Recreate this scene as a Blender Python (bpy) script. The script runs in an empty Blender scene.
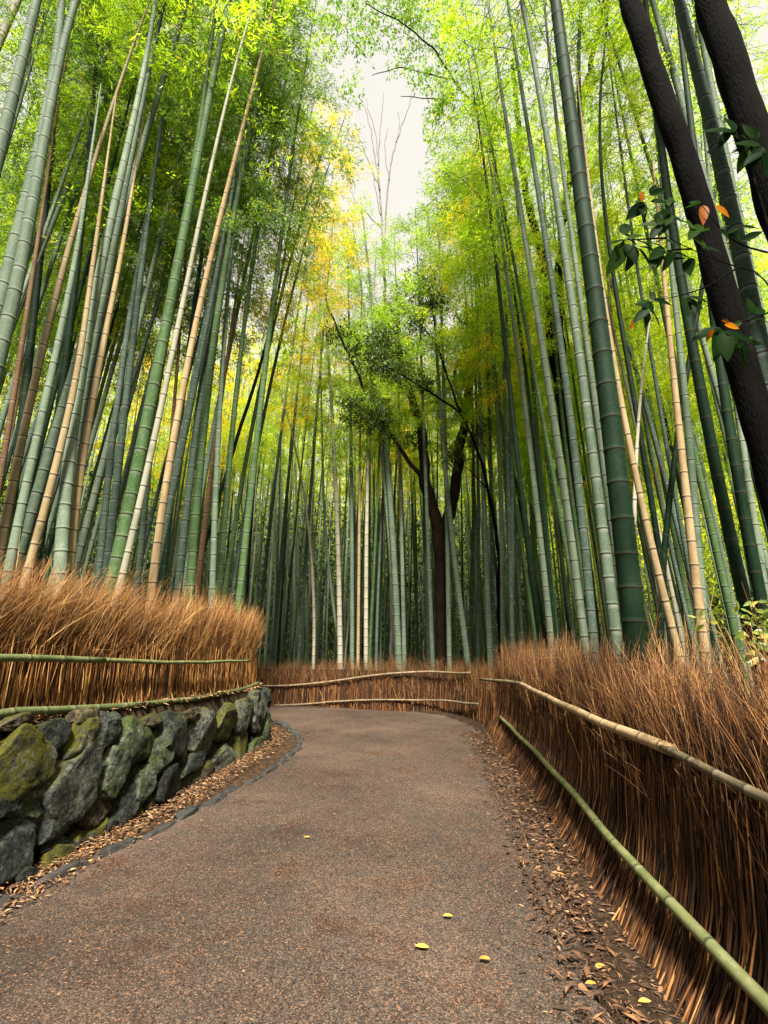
import bpy, math, random
import numpy as np
from mathutils import Vector, Matrix, noise as mnoise

random.seed(11)
RNG = np.random.default_rng(11)
S = bpy.context.scene
COL = S.collection

# ------------------------------------------------------------------ camera geometry
F = 460.0                      # focal length in pixels of a 768 x 1024 picture
EYE = 1.5
TH = math.atan(128.0 / F)      # the camera looks up this much
CT, ST = math.cos(TH), math.sin(TH)


def ray(px, py):
    cx, cy = px - 384.0, 512.0 - py
    return cx, F * CT - cy * ST, cy * CT + F * ST      # X, Y (forward), Z (up) per unit


def at_depth(px, py, Y):
    x, y, z = ray(px, py)
    s = Y / y
    return Vector((x * s, Y, EYE + z * s))


def on_level(px, py, z0=0.0):
    x, y, z = ray(px, py)
    s = (z0 - EYE) / z
    return Vector((x * s, y * s, z0))


def px_size(px, py, Y):
    return Y / ray(px, py)[1]


# ------------------------------------------------------------------ mesh building
class MB:
    """Collects quads and tris as numpy blocks and links them as ONE mesh object."""

    def __init__(self):
        self.v, self.q, self.t, self.a, self.b = [], [], [], [], []
        self.qm, self.tm = [], []
        self.n = 0

    def add(self, verts, quads=None, tris=None, tone=None, band=None, mat=0):
        verts = np.asarray(verts, dtype=np.float64).reshape(-1, 3)
        k = len(verts)
        self.v.append(verts)
        tone = np.full(k, 0.5) if tone is None else np.broadcast_to(np.asarray(tone, float), (k,))
        band = np.zeros(k) if band is None else np.broadcast_to(np.asarray(band, float), (k,))
        self.a.append(tone)
        self.b.append(band)
        if quads is not None and len(quads):
            quads = np.asarray(quads, dtype=np.int64).reshape(-1, 4)
            self.q.append(quads + self.n)
            self.qm.append(np.full(len(quads), mat))
        if tris is not None and len(tris):
            tris = np.asarray(tris, dtype=np.int64).reshape(-1, 3)
            self.t.append(tris + self.n)
            self.tm.append(np.full(len(tris), mat))
        self.n += k

    def mesh(self, name, mats, smooth=True):
        me = bpy.data.meshes.new(name)
        v = np.concatenate(self.v)
        q = np.concatenate(self.q) if self.q else np.zeros((0, 4), np.int64)
        t = np.concatenate(self.t) if self.t else np.zeros((0, 3), np.int64)
        me.vertices.add(len(v))
        me.vertices.foreach_set("co", v.astype(np.float32).ravel())
        loops = np.concatenate([q.ravel(), t.ravel()]).astype(np.int32)
        me.loops.add(len(loops))
        me.loops.foreach_set("vertex_index", loops)
        nq, nt = len(q), len(t)
        me.polygons.add(nq + nt)
        starts = np.concatenate([np.arange(nq) * 4, nq * 4 + np.arange(nt) * 3]).astype(np.int32)
        me.polygons.foreach_set("loop_start", starts)
        mi = np.concatenate(self.qm + self.tm).astype(np.int32)
        me.polygons.foreach_set("material_index", mi)
        me.polygons.foreach_set("use_smooth", np.full(nq + nt, smooth))
        me.update(calc_edges=True)
        for nm, arr in (("tone", self.a), ("band", self.b)):
            at = me.attributes.new(nm, "FLOAT", "POINT")
            at.data.foreach_set("value", np.concatenate(arr).astype(np.float32))
        for m in (mats if isinstance(mats, (list, tuple)) else [mats]):
            me.materials.append(m)
        me.validate()
        return me

    def build(self, name, mats, parent=None, smooth=True):
        return link(name, self.mesh(name, mats, smooth), parent)


def link(name, me, parent=None):
    o = bpy.data.objects.new(name, me)
    COL.objects.link(o)
    if parent is not None:
        o.parent = parent
    return o


def tag(o, label=None, cat=None, group=None, kind=None):
    if label:
        o["label"] = label
    if cat:
        o["category"] = cat
    if group:
        o["group"] = group
    if kind:
        o["kind"] = kind
    return o


def thing(name, label, cat, loc=(0, 0, 0), group=None):
    o = bpy.data.objects.new(name, None)
    o.empty_display_size = 0.1
    COL.objects.link(o)
    o.location = loc
    return tag(o, label, cat, group)


def tubes(mb, P, R, sides=3, tone=None, band=None, mat=0, cap=False):
    """P: N x K x 3 centre lines, R: N x K radii."""
    P = np.asarray(P, float)
    R = np.asarray(R, float)
    if P.ndim == 2:
        P, R = P[None], R[None]
    N, K, _ = P.shape
    T = np.gradient(P, axis=1)
    T /= np.linalg.norm(T, axis=2, keepdims=True) + 1e-12
    mean = P[:, -1] - P[:, 0]
    mean /= np.linalg.norm(mean, axis=1, keepdims=True) + 1e-12
    ref = np.where(np.abs(mean[:, 2:3]) > 0.8, np.array([[1.0, 0.0, 0.0]]), np.array([[0.0, 0.0, 1.0]]))
    ref = np.broadcast_to(ref[:, None, :], P.shape)
    U = np.cross(T, ref)
    U /= np.linalg.norm(U, axis=2, keepdims=True) + 1e-12
    V = np.cross(T, U)
    ang = np.arange(sides) * 2 * math.pi / sides
    ring = (U[:, :, None, :] * np.cos(ang)[None, None, :, None] + V[:, :, None, :] * np.sin(ang)[None, None, :, None])
    verts = P[:, :, None, :] + ring * R[:, :, None, None]
    n0 = np.arange(N)[:, None, None] * (K * sides)
    k0 = np.arange(K - 1)[None, :, None] * sides
    s0 = np.arange(sides)[None, None, :]
    s1 = (s0 + 1) % sides
    a = n0 + k0 + s0
    b = n0 + k0 + s1
    quads = np.stack([a, b, b + sides, a + sides], axis=-1).reshape(-1, 4)
    tt = None if tone is None else np.repeat(np.broadcast_to(np.asarray(tone, float).reshape(-1, 1), (N, 1)), K * sides, axis=1).ravel()
    bb = None
    if band is not None:
        bb = np.repeat(np.broadcast_to(np.asarray(band, float), (N, K))[:, :, None], sides, axis=2).ravel()
    tris = None
    if cap:
        tris = []
        for base in (0, (K - 1) * sides):
            for i in range(1, sides - 1):
                f = [base, base + i, base + i + 1] if base else [base, base + i + 1, base + i]
                tris.append(f)
        tris = (np.asarray(tris)[None] + np.arange(N)[:, None, None] * K * sides).reshape(-1, 3)
    mb.add(verts.reshape(-1, 3), quads, tris, tt, bb, mat)


def leaves(mb, base, direc, normal, length, width, tone, mat=0, fold=0.0):
    """Diamond leaves: base N x 3, direc N x 3 (unit), normal N x 3."""
    side = np.cross(direc, normal)
    side /= np.linalg.norm(side, axis=1, keepdims=True) + 1e-12
    up = np.cross(side, direc)
    L, W = length[:, None], width[:, None]
    p0 = base
    p1 = base + direc * L * 0.42 + side * W * 0.5 + up * W * fold
    p2 = base + direc * L - up * L * 0.12
    p3 = base + direc * L * 0.42 - side * W * 0.5 + up * W * fold
    v = np.stack([p0, p1, p2, p3], axis=1).reshape(-1, 3)
    q = np.arange(len(base) * 4).reshape(-1, 4)
    mb.add(v, q, None, np.repeat(tone, 4), None, mat)


def unit(a):
    return a / (np.linalg.norm(a, axis=-1, keepdims=True) + 1e-12)


# ------------------------------------------------------------------ materials
def new_mat(name):
    m = bpy.data.materials.new(name)
    m.use_nodes = True
    nt = m.node_tree
    nt.nodes.clear()
    out = nt.nodes.new("ShaderNodeOutputMaterial")
    return m, nt, out


class N:
    """Small helper for node trees."""

    def __init__(self, nt):
        self.nt = nt

    def n(self, kind, **kw):
        nd = self.nt.nodes.new(kind)
        for k, v in kw.items():
            if k in nd.inputs.keys():
                nd.inputs[k].default_value = v
            else:
                setattr(nd, k, v)
        return nd

    def l(self, a, b):
        self.nt.links.new(a, b)
        return b

    def coord(self, scale=(1, 1, 1), rnd=False):
        tc = self.n("ShaderNodeTexCoord")
        mp = self.n("ShaderNodeMapping")
        mp.inputs["Scale"].default_value = scale
        self.l(tc.outputs["Object"], mp.inputs["Vector"])
        if rnd:
            oi = self.n("ShaderNodeObjectInfo")
            mul = self.n("ShaderNodeMath", operation="MULTIPLY")
            mul.inputs[1].default_value = 57.0
            self.l(oi.outputs["Random"], mul.inputs[0])
            cb = self.n("ShaderNodeCombineXYZ")
            self.l(mul.outputs[0], cb.inputs[0])
            self.l(mul.outputs[0], cb.inputs[2])
            self.l(cb.outputs[0], mp.inputs["Location"])
        return mp.outputs[0]

    def noise(self, vec, scale, detail=4, rough=0.55):
        nd = self.n("ShaderNodeTexNoise", Scale=scale, Detail=detail, Roughness=rough)
        self.l(vec, nd.inputs["Vector"])
        return nd.outputs["Fac"]

    def ramp(self, fac, stops):
        nd = self.n("ShaderNodeValToRGB")
        els = nd.color_ramp.elements
        while len(els) > 1:
            els.remove(els[-1])
        els[0].position = stops[0][0]
        els[0].color = (*stops[0][1], 1)
        for p, c in stops[1:]:
            e = els.new(p)
            e.color = (*c, 1)
        self.l(fac, nd.inputs["Fac"])
        return nd.outputs["Color"]

    def mix(self, fac, a, b, mode="MIX"):
        nd = self.n("ShaderNodeMix", data_type="RGBA", blend_type=mode)
        for sock, val in ((nd.inputs[0], fac), (nd.inputs[6], a), (nd.inputs[7], b)):
            if isinstance(val, (int, float)):
                sock.default_value = val
            elif isinstance(val, tuple):
                sock.default_value = (*val, 1)
            else:
                self.l(val, sock)
        return nd.outputs[2]

    def math(self, op, a, b=0.0, clamp=False):
        nd = self.n("ShaderNodeMath", operation=op, use_clamp=clamp)
        for i, val in enumerate((a, b)):
            if isinstance(val, (int, float)):
                nd.inputs[i].default_value = val
            else:
                self.l(val, nd.inputs[i])
        return nd.outputs[0]

    def attr(self, name):
        return self.n("ShaderNodeAttribute", attribute_name=name).outputs["Fac"]

    def bump(self, h, strength, dist):
        nd = self.n("ShaderNodeBump", Strength=strength, Distance=dist)
        self.l(h, nd.inputs["Height"])
        return nd.outputs[0]

    def principled(self, col, rough, out, bump=None, spec=0.4):
        p = self.n("ShaderNodeBsdfPrincipled")
        for k, v in (("Base Color", col), ("Roughness", rough)):
            if isinstance(v, tuple):
                p.inputs[k].default_value = (*v, 1)
            elif isinstance(v, (int, float)):
                p.inputs[k].default_value = v
            else:
                self.l(v, p.inputs[k])
        p.inputs["Specular IOR Level"].default_value = spec
        if bump is not None:
            self.l(bump, p.inputs["Normal"])
        self.l(p.outputs[0], out.inputs[0])
        return p


def culm_mat(name, c1, c2, bloom, ring=(0.035, 0.03, 0.022)):
    m, nt, out = new_mat(name)
    k = N(nt)
    vec = k.coord((1, 1, 0.22), True)
    a = k.noise(vec, 9, 5)
    b = k.noise(k.coord((1, 1, 1), True), 38, 3)
    col = k.ramp(a, [(0.32, c1), (0.68, c2)])
    col = k.mix(k.math("MULTIPLY", k.math("SUBTRACT", b, 0.52, True), 2.4, True), col, bloom)
    st = k.noise(k.coord((1.0, 1.0, 0.5), True), 4.2, 6, 0.72)
    col = k.mix(k.math("MULTIPLY", k.math("SUBTRACT", st, 0.52, True), 3.6, True), col, k.mix(1.0, col, (0.42, 0.47, 0.42), "MULTIPLY"))
    oi = k.n("ShaderNodeObjectInfo").outputs["Random"]
    col = k.mix(1.0, col, k.ramp(oi, [(0.0, (0.62, 0.66, 0.62)), (0.5, (0.95, 0.98, 0.92)), (1.0, (1.2, 1.15, 1.1))]), "MULTIPLY")
    band = k.attr("band")
    col = k.mix(k.math("MULTIPLY", band, 0.9, True), col, bloom)
    col = k.mix(k.math("MULTIPLY", band, -1.0, True), col, ring)
    k.principled(col, 0.66, out, k.bump(b, 0.15, 0.004), 0.09)
    return m


CULM = {
    "grey": culm_mat("dusty_culm_skin", (0.0860, 0.1270, 0.0900), (0.1450, 0.1820, 0.1380), (0.2416, 0.2648, 0.2320)),
    "green": culm_mat("green_culm_skin", (0.0336, 0.0736, 0.0240), (0.0680, 0.1160, 0.0464), (0.1600, 0.1960, 0.1320)),
    "dark": culm_mat("deep_green_culm_skin", (0.0028, 0.0120, 0.0052), (0.0078, 0.0230, 0.0112), (0.0170, 0.0340, 0.0190)),
    "slate": culm_mat("slate_culm_skin", (0.0400, 0.0680, 0.0540), (0.0720, 0.1060, 0.0860), (0.2000, 0.2160, 0.1960)),
    "pale": culm_mat("bleached_culm_skin", (0.2536, 0.2416, 0.1904), (0.3344, 0.3112, 0.2480), (0.3688, 0.3512, 0.2992)),
    "tan": culm_mat("dry_tan_culm_skin", (0.225, 0.155, 0.082), (0.315, 0.235, 0.142), (0.36, 0.29, 0.20)),
    "rail": culm_mat("olive_rail_skin", (0.0768, 0.0992, 0.0352), (0.1536, 0.1664, 0.0768), (0.2176, 0.2112, 0.1344)),
    "pole": culm_mat("weathered_pole_skin", (0.1024, 0.0736, 0.0448), (0.2176, 0.1664, 0.1088), (0.2688, 0.2304, 0.1728)),
    "brown": culm_mat("dry_brown_culm_skin", (0.1088, 0.0576, 0.0320), (0.1792, 0.1024, 0.0576), (0.2240, 0.1600, 0.1088)),
}


def leaf_mat(name, stops, trans=0.55, gloss=0.08):
    m, nt, out = new_mat(name)
    k = N(nt)
    col = k.ramp(k.attr("tone"), stops)
    big = k.noise(k.coord((1, 1, 1), True), 0.55, 3)
    col = k.mix(1.0, col, k.ramp(big, [(0.3, (0.72, 0.78, 0.8)), (0.7, (1.25, 1.18, 1.0))]), "MULTIPLY")
    d = k.n("ShaderNodeBsdfDiffuse")
    t = k.n("ShaderNodeBsdfTranslucent")
    g = k.n("ShaderNodeBsdfGlossy", Roughness=0.45)
    k.l(col, d.inputs[0])
    k.l(k.mix(1.0, col, (1.97, 2.0, 0.85), "MULTIPLY"), t.inputs[0])
    m1 = k.n("ShaderNodeMixShader", Fac=trans)
    k.l(d.outputs[0], m1.inputs[1])
    k.l(t.outputs[0], m1.inputs[2])
    m2 = k.n("ShaderNodeMixShader", Fac=gloss)
    k.l(m1.outputs[0], m2.inputs[1])
    k.l(g.outputs[0], m2.inputs[2])
    g.inputs[0].default_value = (0.6, 0.65, 0.6, 1)
    k.l(m2.outputs[0], out.inputs[0])
    return m


LEAF = {
    "green": leaf_mat("green_bamboo_leaf", [(0.0, (0.045, 0.10, 0.018)), (0.55, (0.10, 0.19, 0.03)), (0.85, (0.19, 0.26, 0.035)), (1.0, (0.42, 0.34, 0.03))]),
    "lime": leaf_mat("lime_bamboo_leaf", [(0.0, (0.10, 0.20, 0.015)), (0.5, (0.26, 0.40, 0.028)), (0.85, (0.42, 0.49, 0.035)), (1.0, (0.62, 0.46, 0.03))], 0.62, 0.04),
    "yellow": leaf_mat("yellow_bamboo_leaf", [(0.0, (0.34, 0.36, 0.03)), (0.4, (0.62, 0.50, 0.03)), (1.0, (0.82, 0.52, 0.03))], 0.62, 0.04),
}
LEAF["gold"] = leaf_mat("golden_green_bamboo_leaf", [(0.0, (0.20, 0.29, 0.02)), (0.5, (0.42, 0.49, 0.03)), (0.85, (0.55, 0.54, 0.04)), (1.0, (0.72, 0.50, 0.03))], 0.62, 0.04)
DARKLEAF = leaf_mat("evergreen_and_shade_leaf", [(0.0, (0.006, 0.016, 0.005)), (0.7, (0.018, 0.042, 0.011)), (1.0, (0.05, 0.08, 0.02))], 0.3, 0.03)  # real tree crowns, and the painted shade low in the far grove
LARGELEAF = leaf_mat("large_evergreen_leaf", [(0.0, (0.003, 0.011, 0.003)), (0.7, (0.009, 0.028, 0.006)), (1.0, (0.03, 0.06, 0.012))], 0.45, 0.004)
CROWNLEAF = leaf_mat("tree_crown_leaf", [(0.0, (0.016, 0.032, 0.012)), (0.7, (0.045, 0.075, 0.025)), (1.0, (0.11, 0.14, 0.06))], 0.35, 0.05)
AUTUMN = leaf_mat("autumn_leaf", [(0.0, (0.19, 0.050, 0.002)), (1.0, (0.36, 0.13, 0.004))], 0.4, 0.008)
SHRUBLEAF = leaf_mat("shrub_leaf", [(0.0, (0.05, 0.11, 0.02)), (0.6, (0.17, 0.24, 0.03)), (0.85, (0.48, 0.40, 0.07)), (1.0, (0.62, 0.40, 0.12))], 0.4, 0.08)


def bark_mat(name, lo, hi):
    m, nt, out = new_mat(name)
    k = N(nt)
    vec = k.coord((1, 1, 0.22), True)
    f = k.noise(vec, 20, 8, 0.7)
    v = k.n("ShaderNodeTexVoronoi", Scale=48.0, feature="DISTANCE_TO_EDGE")
    k.l(vec, v.inputs["Vector"])
    crack = k.math("MULTIPLY", v.outputs["Distance"], 3.0, True)
    lich = k.noise(k.coord((1, 1, 1), True), 5, 6, 0.7)
    col = k.ramp(f, [(0.3, lo), (0.7, hi)])
    col = k.mix(k.math("MULTIPLY", k.math("SUBTRACT", lich, 0.60, True), 4.0, True), col, tuple(c * 2.6 + 0.004 for c in hi))
    k.principled(col, 0.95, out, k.bump(k.math("ADD", k.math("MULTIPLY", crack, 0.35), f), 0.9, 0.012), 0.04)
    return m


def simple_mat(name, stops, scale=6, rough=0.85, bump=0.3, stretch=(1, 1, 1), dist=0.01, spec=0.2, detail=6):
    m, nt, out = new_mat(name)
    k = N(nt)
    f = k.noise(k.coord(stretch, True), scale, detail, 0.62)
    k.principled(k.ramp(f, stops), rough, out, k.bump(f, bump, dist), spec)
    return m


def twig_mat(name, stops, rough=0.75):
    m, nt, out = new_mat(name)
    k = N(nt)
    col = k.ramp(k.attr("tone"), stops)
    f = k.noise(k.coord((1, 1, 0.25)), 22, 3)
    col = k.mix(1.0, col, k.ramp(f, [(0.3, (0.6, 0.6, 0.6)), (0.7, (1.25, 1.2, 1.15))]), "MULTIPLY")
    k.principled(col, rough, out, None, 0.25)
    return m


BARK = bark_mat("dark_bark", (0.0012, 0.0011, 0.0011), (0.0052, 0.0046, 0.0042))
BARK_BROWN = bark_mat("brown_bark", (0.009, 0.0058, 0.0042), (0.042, 0.026, 0.018))
BARK_GREY = simple_mat("grey_bark", [(0.3, (0.10, 0.09, 0.08)), (0.7, (0.22, 0.20, 0.18))], 12, 0.9, 0.5, (1, 1, 0.3))
TWIG_LEFT = twig_mat("orange_brushwood", [(0.0, (0.0342, 0.0124, 0.0036)), (0.35, (0.1317, 0.0514, 0.0131)), (0.7, (0.2924, 0.1260, 0.0328)), (0.92, (0.4094, 0.2130, 0.0693)), (1.0, (0.5068, 0.3194, 0.1313))])  # paler and more orange than the twigs of the other fences
TWIG_RIGHT = twig_mat("red_brown_brushwood", [(0.0, (0.0148, 0.0067, 0.0031)), (0.35, (0.0573, 0.0244, 0.0094)), (0.7, (0.1802, 0.0740, 0.0223)), (0.9, (0.3277, 0.1480, 0.0448)), (1.0, (0.4260, 0.2516, 0.1057))])
BACKING = simple_mat("shade_backing_brown", [(0.3, (0.006, 0.0035, 0.002)), (0.7, (0.03, 0.015, 0.008))], 30, 0.95, 0.6, (1, 1, 0.1), 0.02)  # near-black fill; its darkness paints the shaded gaps between twigs
SOIL = simple_mat("dark_soil", [(0.3, (0.010, 0.007, 0.004)), (0.55, (0.035, 0.021, 0.012)), (0.75, (0.08, 0.048, 0.025))], 9, 0.95, 0.7, (1, 1, 1), 0.03, 0.1, 9)
GROUND = simple_mat("leaf_covered_soil", [(0.3, (0.012, 0.008, 0.005)), (0.5, (0.035, 0.021, 0.012)), (0.72, (0.085, 0.048, 0.024))], 14, 0.95, 0.7, (1, 1, 1), 0.02, 0.1, 9)
LITTER = twig_mat("dry_fallen_leaf", [(0.0, (0.0279, 0.0161, 0.0099)), (0.45, (0.1116, 0.0558, 0.0279)), (0.75, (0.2356, 0.1240, 0.0558)), (0.9, (0.3224, 0.2356, 0.1550)), (1.0, (0.4340, 0.2356, 0.0372))])


def path_mat():
    m, nt, out = new_mat("gravelled_asphalt")
    k = N(nt)
    tc = k.n("ShaderNodeTexCoord").outputs["Object"]
    grain = k.n("ShaderNodeTexVoronoi", Scale=150.0)
    k.l(tc, grain.inputs["Vector"])
    fine = k.n("ShaderNodeTexVoronoi", Scale=250.0)
    k.l(tc, fine.inputs["Vector"])
    g = k.n("ShaderNodeSeparateColor")
    k.l(grain.outputs["Color"], g.inputs[0])
    g2 = k.n("ShaderNodeSeparateColor")
    k.l(fine.outputs["Color"], g2.inputs[0])
    mixv = k.math("ADD", k.math("MULTIPLY", g.outputs[0], 0.55), k.math("MULTIPLY", g2.outputs[0], 0.45))
    col = k.ramp(mixv, [(0.12, (0.016, 0.011, 0.008)), (0.45, (0.074, 0.054, 0.042)), (0.75, (0.135, 0.106, 0.088)), (0.95, (0.25, 0.21, 0.18))])
    red = k.noise(tc, 1.1, 6, 0.65)
    col = k.mix(k.math("MULTIPLY", k.math("SUBTRACT", red, 0.42, True), 2.6, True), col,
                k.mix(1.0, col, (1.03, 0.87, 0.76), "MULTIPLY"))
    dirt = k.noise(tc, 5.5, 7, 0.7)
    col = k.mix(k.math("MULTIPLY", k.math("SUBTRACT", dirt, 0.53, True), 4.0, True), col, k.mix(1.0, col, (0.55, 0.42, 0.34), "MULTIPLY"))
    wear = k.noise(tc, 0.55, 5, 0.6)
    col = k.mix(1.0, col, k.ramp(wear, [(0.34, (0.33, 0.305, 0.29)), (0.52, (0.60, 0.575, 0.555)), (0.68, (0.92, 0.88, 0.85))]), "MULTIPLY")
    stain = k.noise(tc, 2.3, 8, 0.72)
    col = k.mix(k.math("MULTIPLY", k.math("SUBTRACT", stain, 0.53, True), 6.0, True), col, k.mix(1.0, col, (0.80, 0.53, 0.38), "MULTIPLY"))
    spk = k.math("GREATER_THAN", g.outputs[1], 0.93)
    spk = k.math("MULTIPLY", spk, k.math("GREATER_THAN", dirt, 0.45))
    col = k.mix(spk, col, (0.17, 0.085, 0.042))
    h = k.math("ADD", k.math("MULTIPLY", grain.outputs["Distance"], -1.0), k.math("MULTIPLY", red, 0.6))
    k.principled(col, 0.86, out, k.bump(h, 0.55, 0.008), 0.25)
    return m


PATH = path_mat()


def stone_mat(name, c_dark, c_mid, c_light, moss, moss_lo, moss_hi, seed):
    m, nt, out = new_mat(name)
    k = N(nt)
    vec = k.coord((1, 1, 1), True)
    big = k.noise(vec, 4.5, 8, 0.62)
    fine = k.noise(vec, 42, 5, 0.6)
    col = k.ramp(k.math("ADD", k.math("MULTIPLY", big, 0.55), k.math("MULTIPLY", k.noise(vec, 15, 8, 0.75), 0.45)), [(0.40, tuple(c * 0.5 for c in c_dark)), (0.49, c_mid), (0.60, tuple(c * 1.35 for c in c_light))])
    col = k.mix(0.75, col, k.ramp(fine, [(0.38, (0.22, 0.22, 0.22)), (0.62, (1.6, 1.6, 1.6))]), "MULTIPLY")
    lich = k.noise(vec, 24, 7, 0.78)
    col = k.mix(k.math("MULTIPLY", k.math("SUBTRACT", lich, 0.54, True), 7.0, True), col, (0.24, 0.30, 0.22))
    crv = k.noise(vec, 13, 6, 0.7)
    col = k.mix(k.math("MULTIPLY", k.math("SUBTRACT", 0.47, crv, True), 7.0, True), col, (0.010, 0.014, 0.011))
    patch = k.noise(vec, 6.0 + seed, 6, 0.68)
    geo = k.n("ShaderNodeNewGeometry")
    sp = k.n("ShaderNodeSeparateXYZ")
    k.l(geo.outputs["Normal"], sp.inputs[0])
    lift = k.math("ADD", k.math("ADD", k.math("MULTIPLY", patch, 0.62), k.math("MULTIPLY", lich, 0.38)), k.math("MULTIPLY", sp.outputs[2], 0.10))
    fac = k.n("ShaderNodeMapRange")
    fac.inputs["From Min"].default_value = moss_lo
    fac.inputs["From Max"].default_value = moss_hi
    k.l(lift, fac.inputs["Value"])
    mcol = k.mix(k.noise(vec, 60, 3), tuple(c * 0.4 for c in moss), tuple(min(1, c * 1.6) for c in moss))
    col = k.mix(1.0, k.mix(fac.outputs[0], col, mcol), (0.37, 0.365, 0.34), "MULTIPLY")
    hh = k.math("ADD", k.math("ADD", k.math("MULTIPLY", big, 0.5), k.math("MULTIPLY", fine, 0.3)), k.math("MULTIPLY", lich, 0.5))
    k.principled(col, 0.82, out, k.bump(hh, 1.0, 0.03), 0.2)
    return m


STONE = {
    "moss": stone_mat("mossy_stone", (0.04, 0.045, 0.035), (0.10, 0.11, 0.085), (0.20, 0.2, 0.17), (0.15, 0.145, 0.012), 0.46, 0.54, 0),
    "green": stone_mat("green_lichen_stone", (0.03, 0.04, 0.03), (0.095, 0.115, 0.085), (0.22, 0.245, 0.20), (0.085, 0.125, 0.025), 0.50, 0.58, 1),
    "dark": stone_mat("charcoal_stone", (0.013, 0.016, 0.016), (0.035, 0.042, 0.040), (0.085, 0.095, 0.09), (0.07, 0.095, 0.02), 0.57, 0.66, 2),
    "grey": stone_mat("grey_stone", (0.055, 0.06, 0.058), (0.13, 0.135, 0.125), (0.26, 0.26, 0.235), (0.15, 0.15, 0.02), 0.54, 0.63, 3),
    "brown": stone_mat("brown_stone", (0.03, 0.022, 0.017), (0.085, 0.06, 0.043), (0.20, 0.15, 0.105), (0.12, 0.12, 0.018), 0.53, 0.62, 4),
}
KERB = simple_mat("slate_kerb", [(0.3, (0.010, 0.010, 0.010)), (0.7, (0.042, 0.040, 0.037))], 12, 0.85, 0.5, (1, 1, 1), 0.01, 0.25)

# ------------------------------------------------------------------ lines on the ground
wall_base = [on_level(*p) for p in ((0, 892), (50, 864), (90, 842), (130, 822), (170, 801), (205, 779), (240, 758), (262, 744))]
d0 = (wall_base[0] - wall_base[1]).normalized()
wall_line = [wall_base[0] + d0 * 3.2, wall_base[0] + d0 * 1.5] + wall_base
e = wall_line[-1]
wall_line += [Vector((e.x - 0.02, e.y + 0.45, 0)), Vector((e.x - 0.25, e.y + 0.95, 0)), Vector((e.x - 0.8, e.y + 1.4, 0)),
              Vector((e.x - 2.0, e.y + 1.8, 0)), Vector((e.x - 4.5, e.y + 2.6, 0))]


def resample(pts, step, passes=2):
    P = np.array([tuple(p) for p in pts], float)
    for _ in range(passes):
        Q = [P[0]]
        for a, b in zip(P[:-1], P[1:]):
            Q += [a * 0.75 + b * 0.25, a * 0.25 + b * 0.75]
        Q.append(P[-1])
        P = np.array(Q)
    s = np.concatenate([[0], np.cumsum(np.linalg.norm(np.diff(P, axis=0), axis=1))])
    n = max(2, int(s[-1] / step) + 1)
    t = np.linspace(0, s[-1], n)
    return np.stack([np.interp(t, s, P[:, i]) for i in range(P.shape[1])], axis=1), t


def along(line, s_line, s):
    s = np.asarray(s, float)
    return np.stack([np.interp(s, s_line, line[:, i]) for i in range(line.shape[1])], axis=-1)


def normals2(line):
    T = np.gradient(line[:, :2], axis=0)
    T /= np.linalg.norm(T, axis=1, keepdims=True)
    return np.stack([-T[:, 1], T[:, 0], np.zeros(len(T))], axis=1)      # to the left of travel


WL, WS = resample(wall_line, 0.1)
WN = normals2(WL)                                                       # points away from the path (into the bank)


def wall_top_z(y):
    return np.interp(y, [0, 3.4, 5, 7.3, 9], [0.99, 0.96, 0.90, 0.80, 0.78])


# right fence: rails give the leaning face; far fence follows the outside of the bend
low_rail = [on_level(768, 1005, 0.34), on_level(638, 871, 0.34), on_level(551, 767, 0.34), on_level(500, 717, 0.34)]
top_rail = [on_level(768, 800, 0.96), on_level(671, 750, 0.96), on_level(603, 725, 0.96), on_level(520, 683, 0.96)]

# ------------------------------------------------------------------ ground, path, terrace
def sheet(name, poly, z, mat, res=None, rough=0.0):
    mb = MB()
    v = np.array([(p[0], p[1], z) for p in poly])
    me = bpy.data.meshes.new(name)
    me.from_pydata([tuple(x) for x in v], [], [list(range(len(v)))])
    me.materials.append(mat)
    return link(name, me)


# ground: one grid, flat where the path runs, gently uneven beyond
gx = np.concatenate([np.linspace(-160, -14, 14), np.linspace(-12, 14, 90), np.linspace(16, 160, 14)])
gy = np.concatenate([np.linspace(-60, -4, 8), np.linspace(-3, 30, 110), np.linspace(33, 220, 16)])
X, Y = np.meshgrid(gx, gy)
Z = np.zeros_like(X)
far = np.clip((np.hypot(X - 0, Y - 5) - 14) / 20, 0, 1)
for i in range(X.shape[0]):
    for j in range(X.shape[1]):
        Z[i, j] = mnoise.noise(Vector((X[i, j] * 0.25, Y[i, j] * 0.25, 3.0))) * 0.4 * far[i, j]
Z -= 0.012
mb = MB()
idx = np.arange(X.size).reshape(X.shape)
mb.add(np.stack([X, Y, Z], -1).reshape(-1, 3),
       np.stack([idx[:-1, :-1], idx[:-1, 1:], idx[1:, 1:], idx[1:, :-1]], -1).reshape(-1, 4))
tag(mb.build("ground", GROUND), kind="structure")

# kerb line (left edge of the path), then around the corner
kerb_px = [(0, 907), (45, 882), (90, 862), (130, 844), (182, 818), (219, 799), (256, 779), (288, 760), (303, 742), (294, 730), (271, 720)]
kerb_pts = [on_level(*p) for p in kerb_px]
dk = (kerb_pts[0] - kerb_pts[1]).normalized()
kerb_pts = [kerb_pts[0] + dk * 3.4, kerb_pts[0] + dk * 1.5] + kerb_pts + [Vector((-3.2, 10.35, 0)), Vector((-5.5, 11.0, 0))]
KL, KS = resample(kerb_pts, 0.1)

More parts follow.
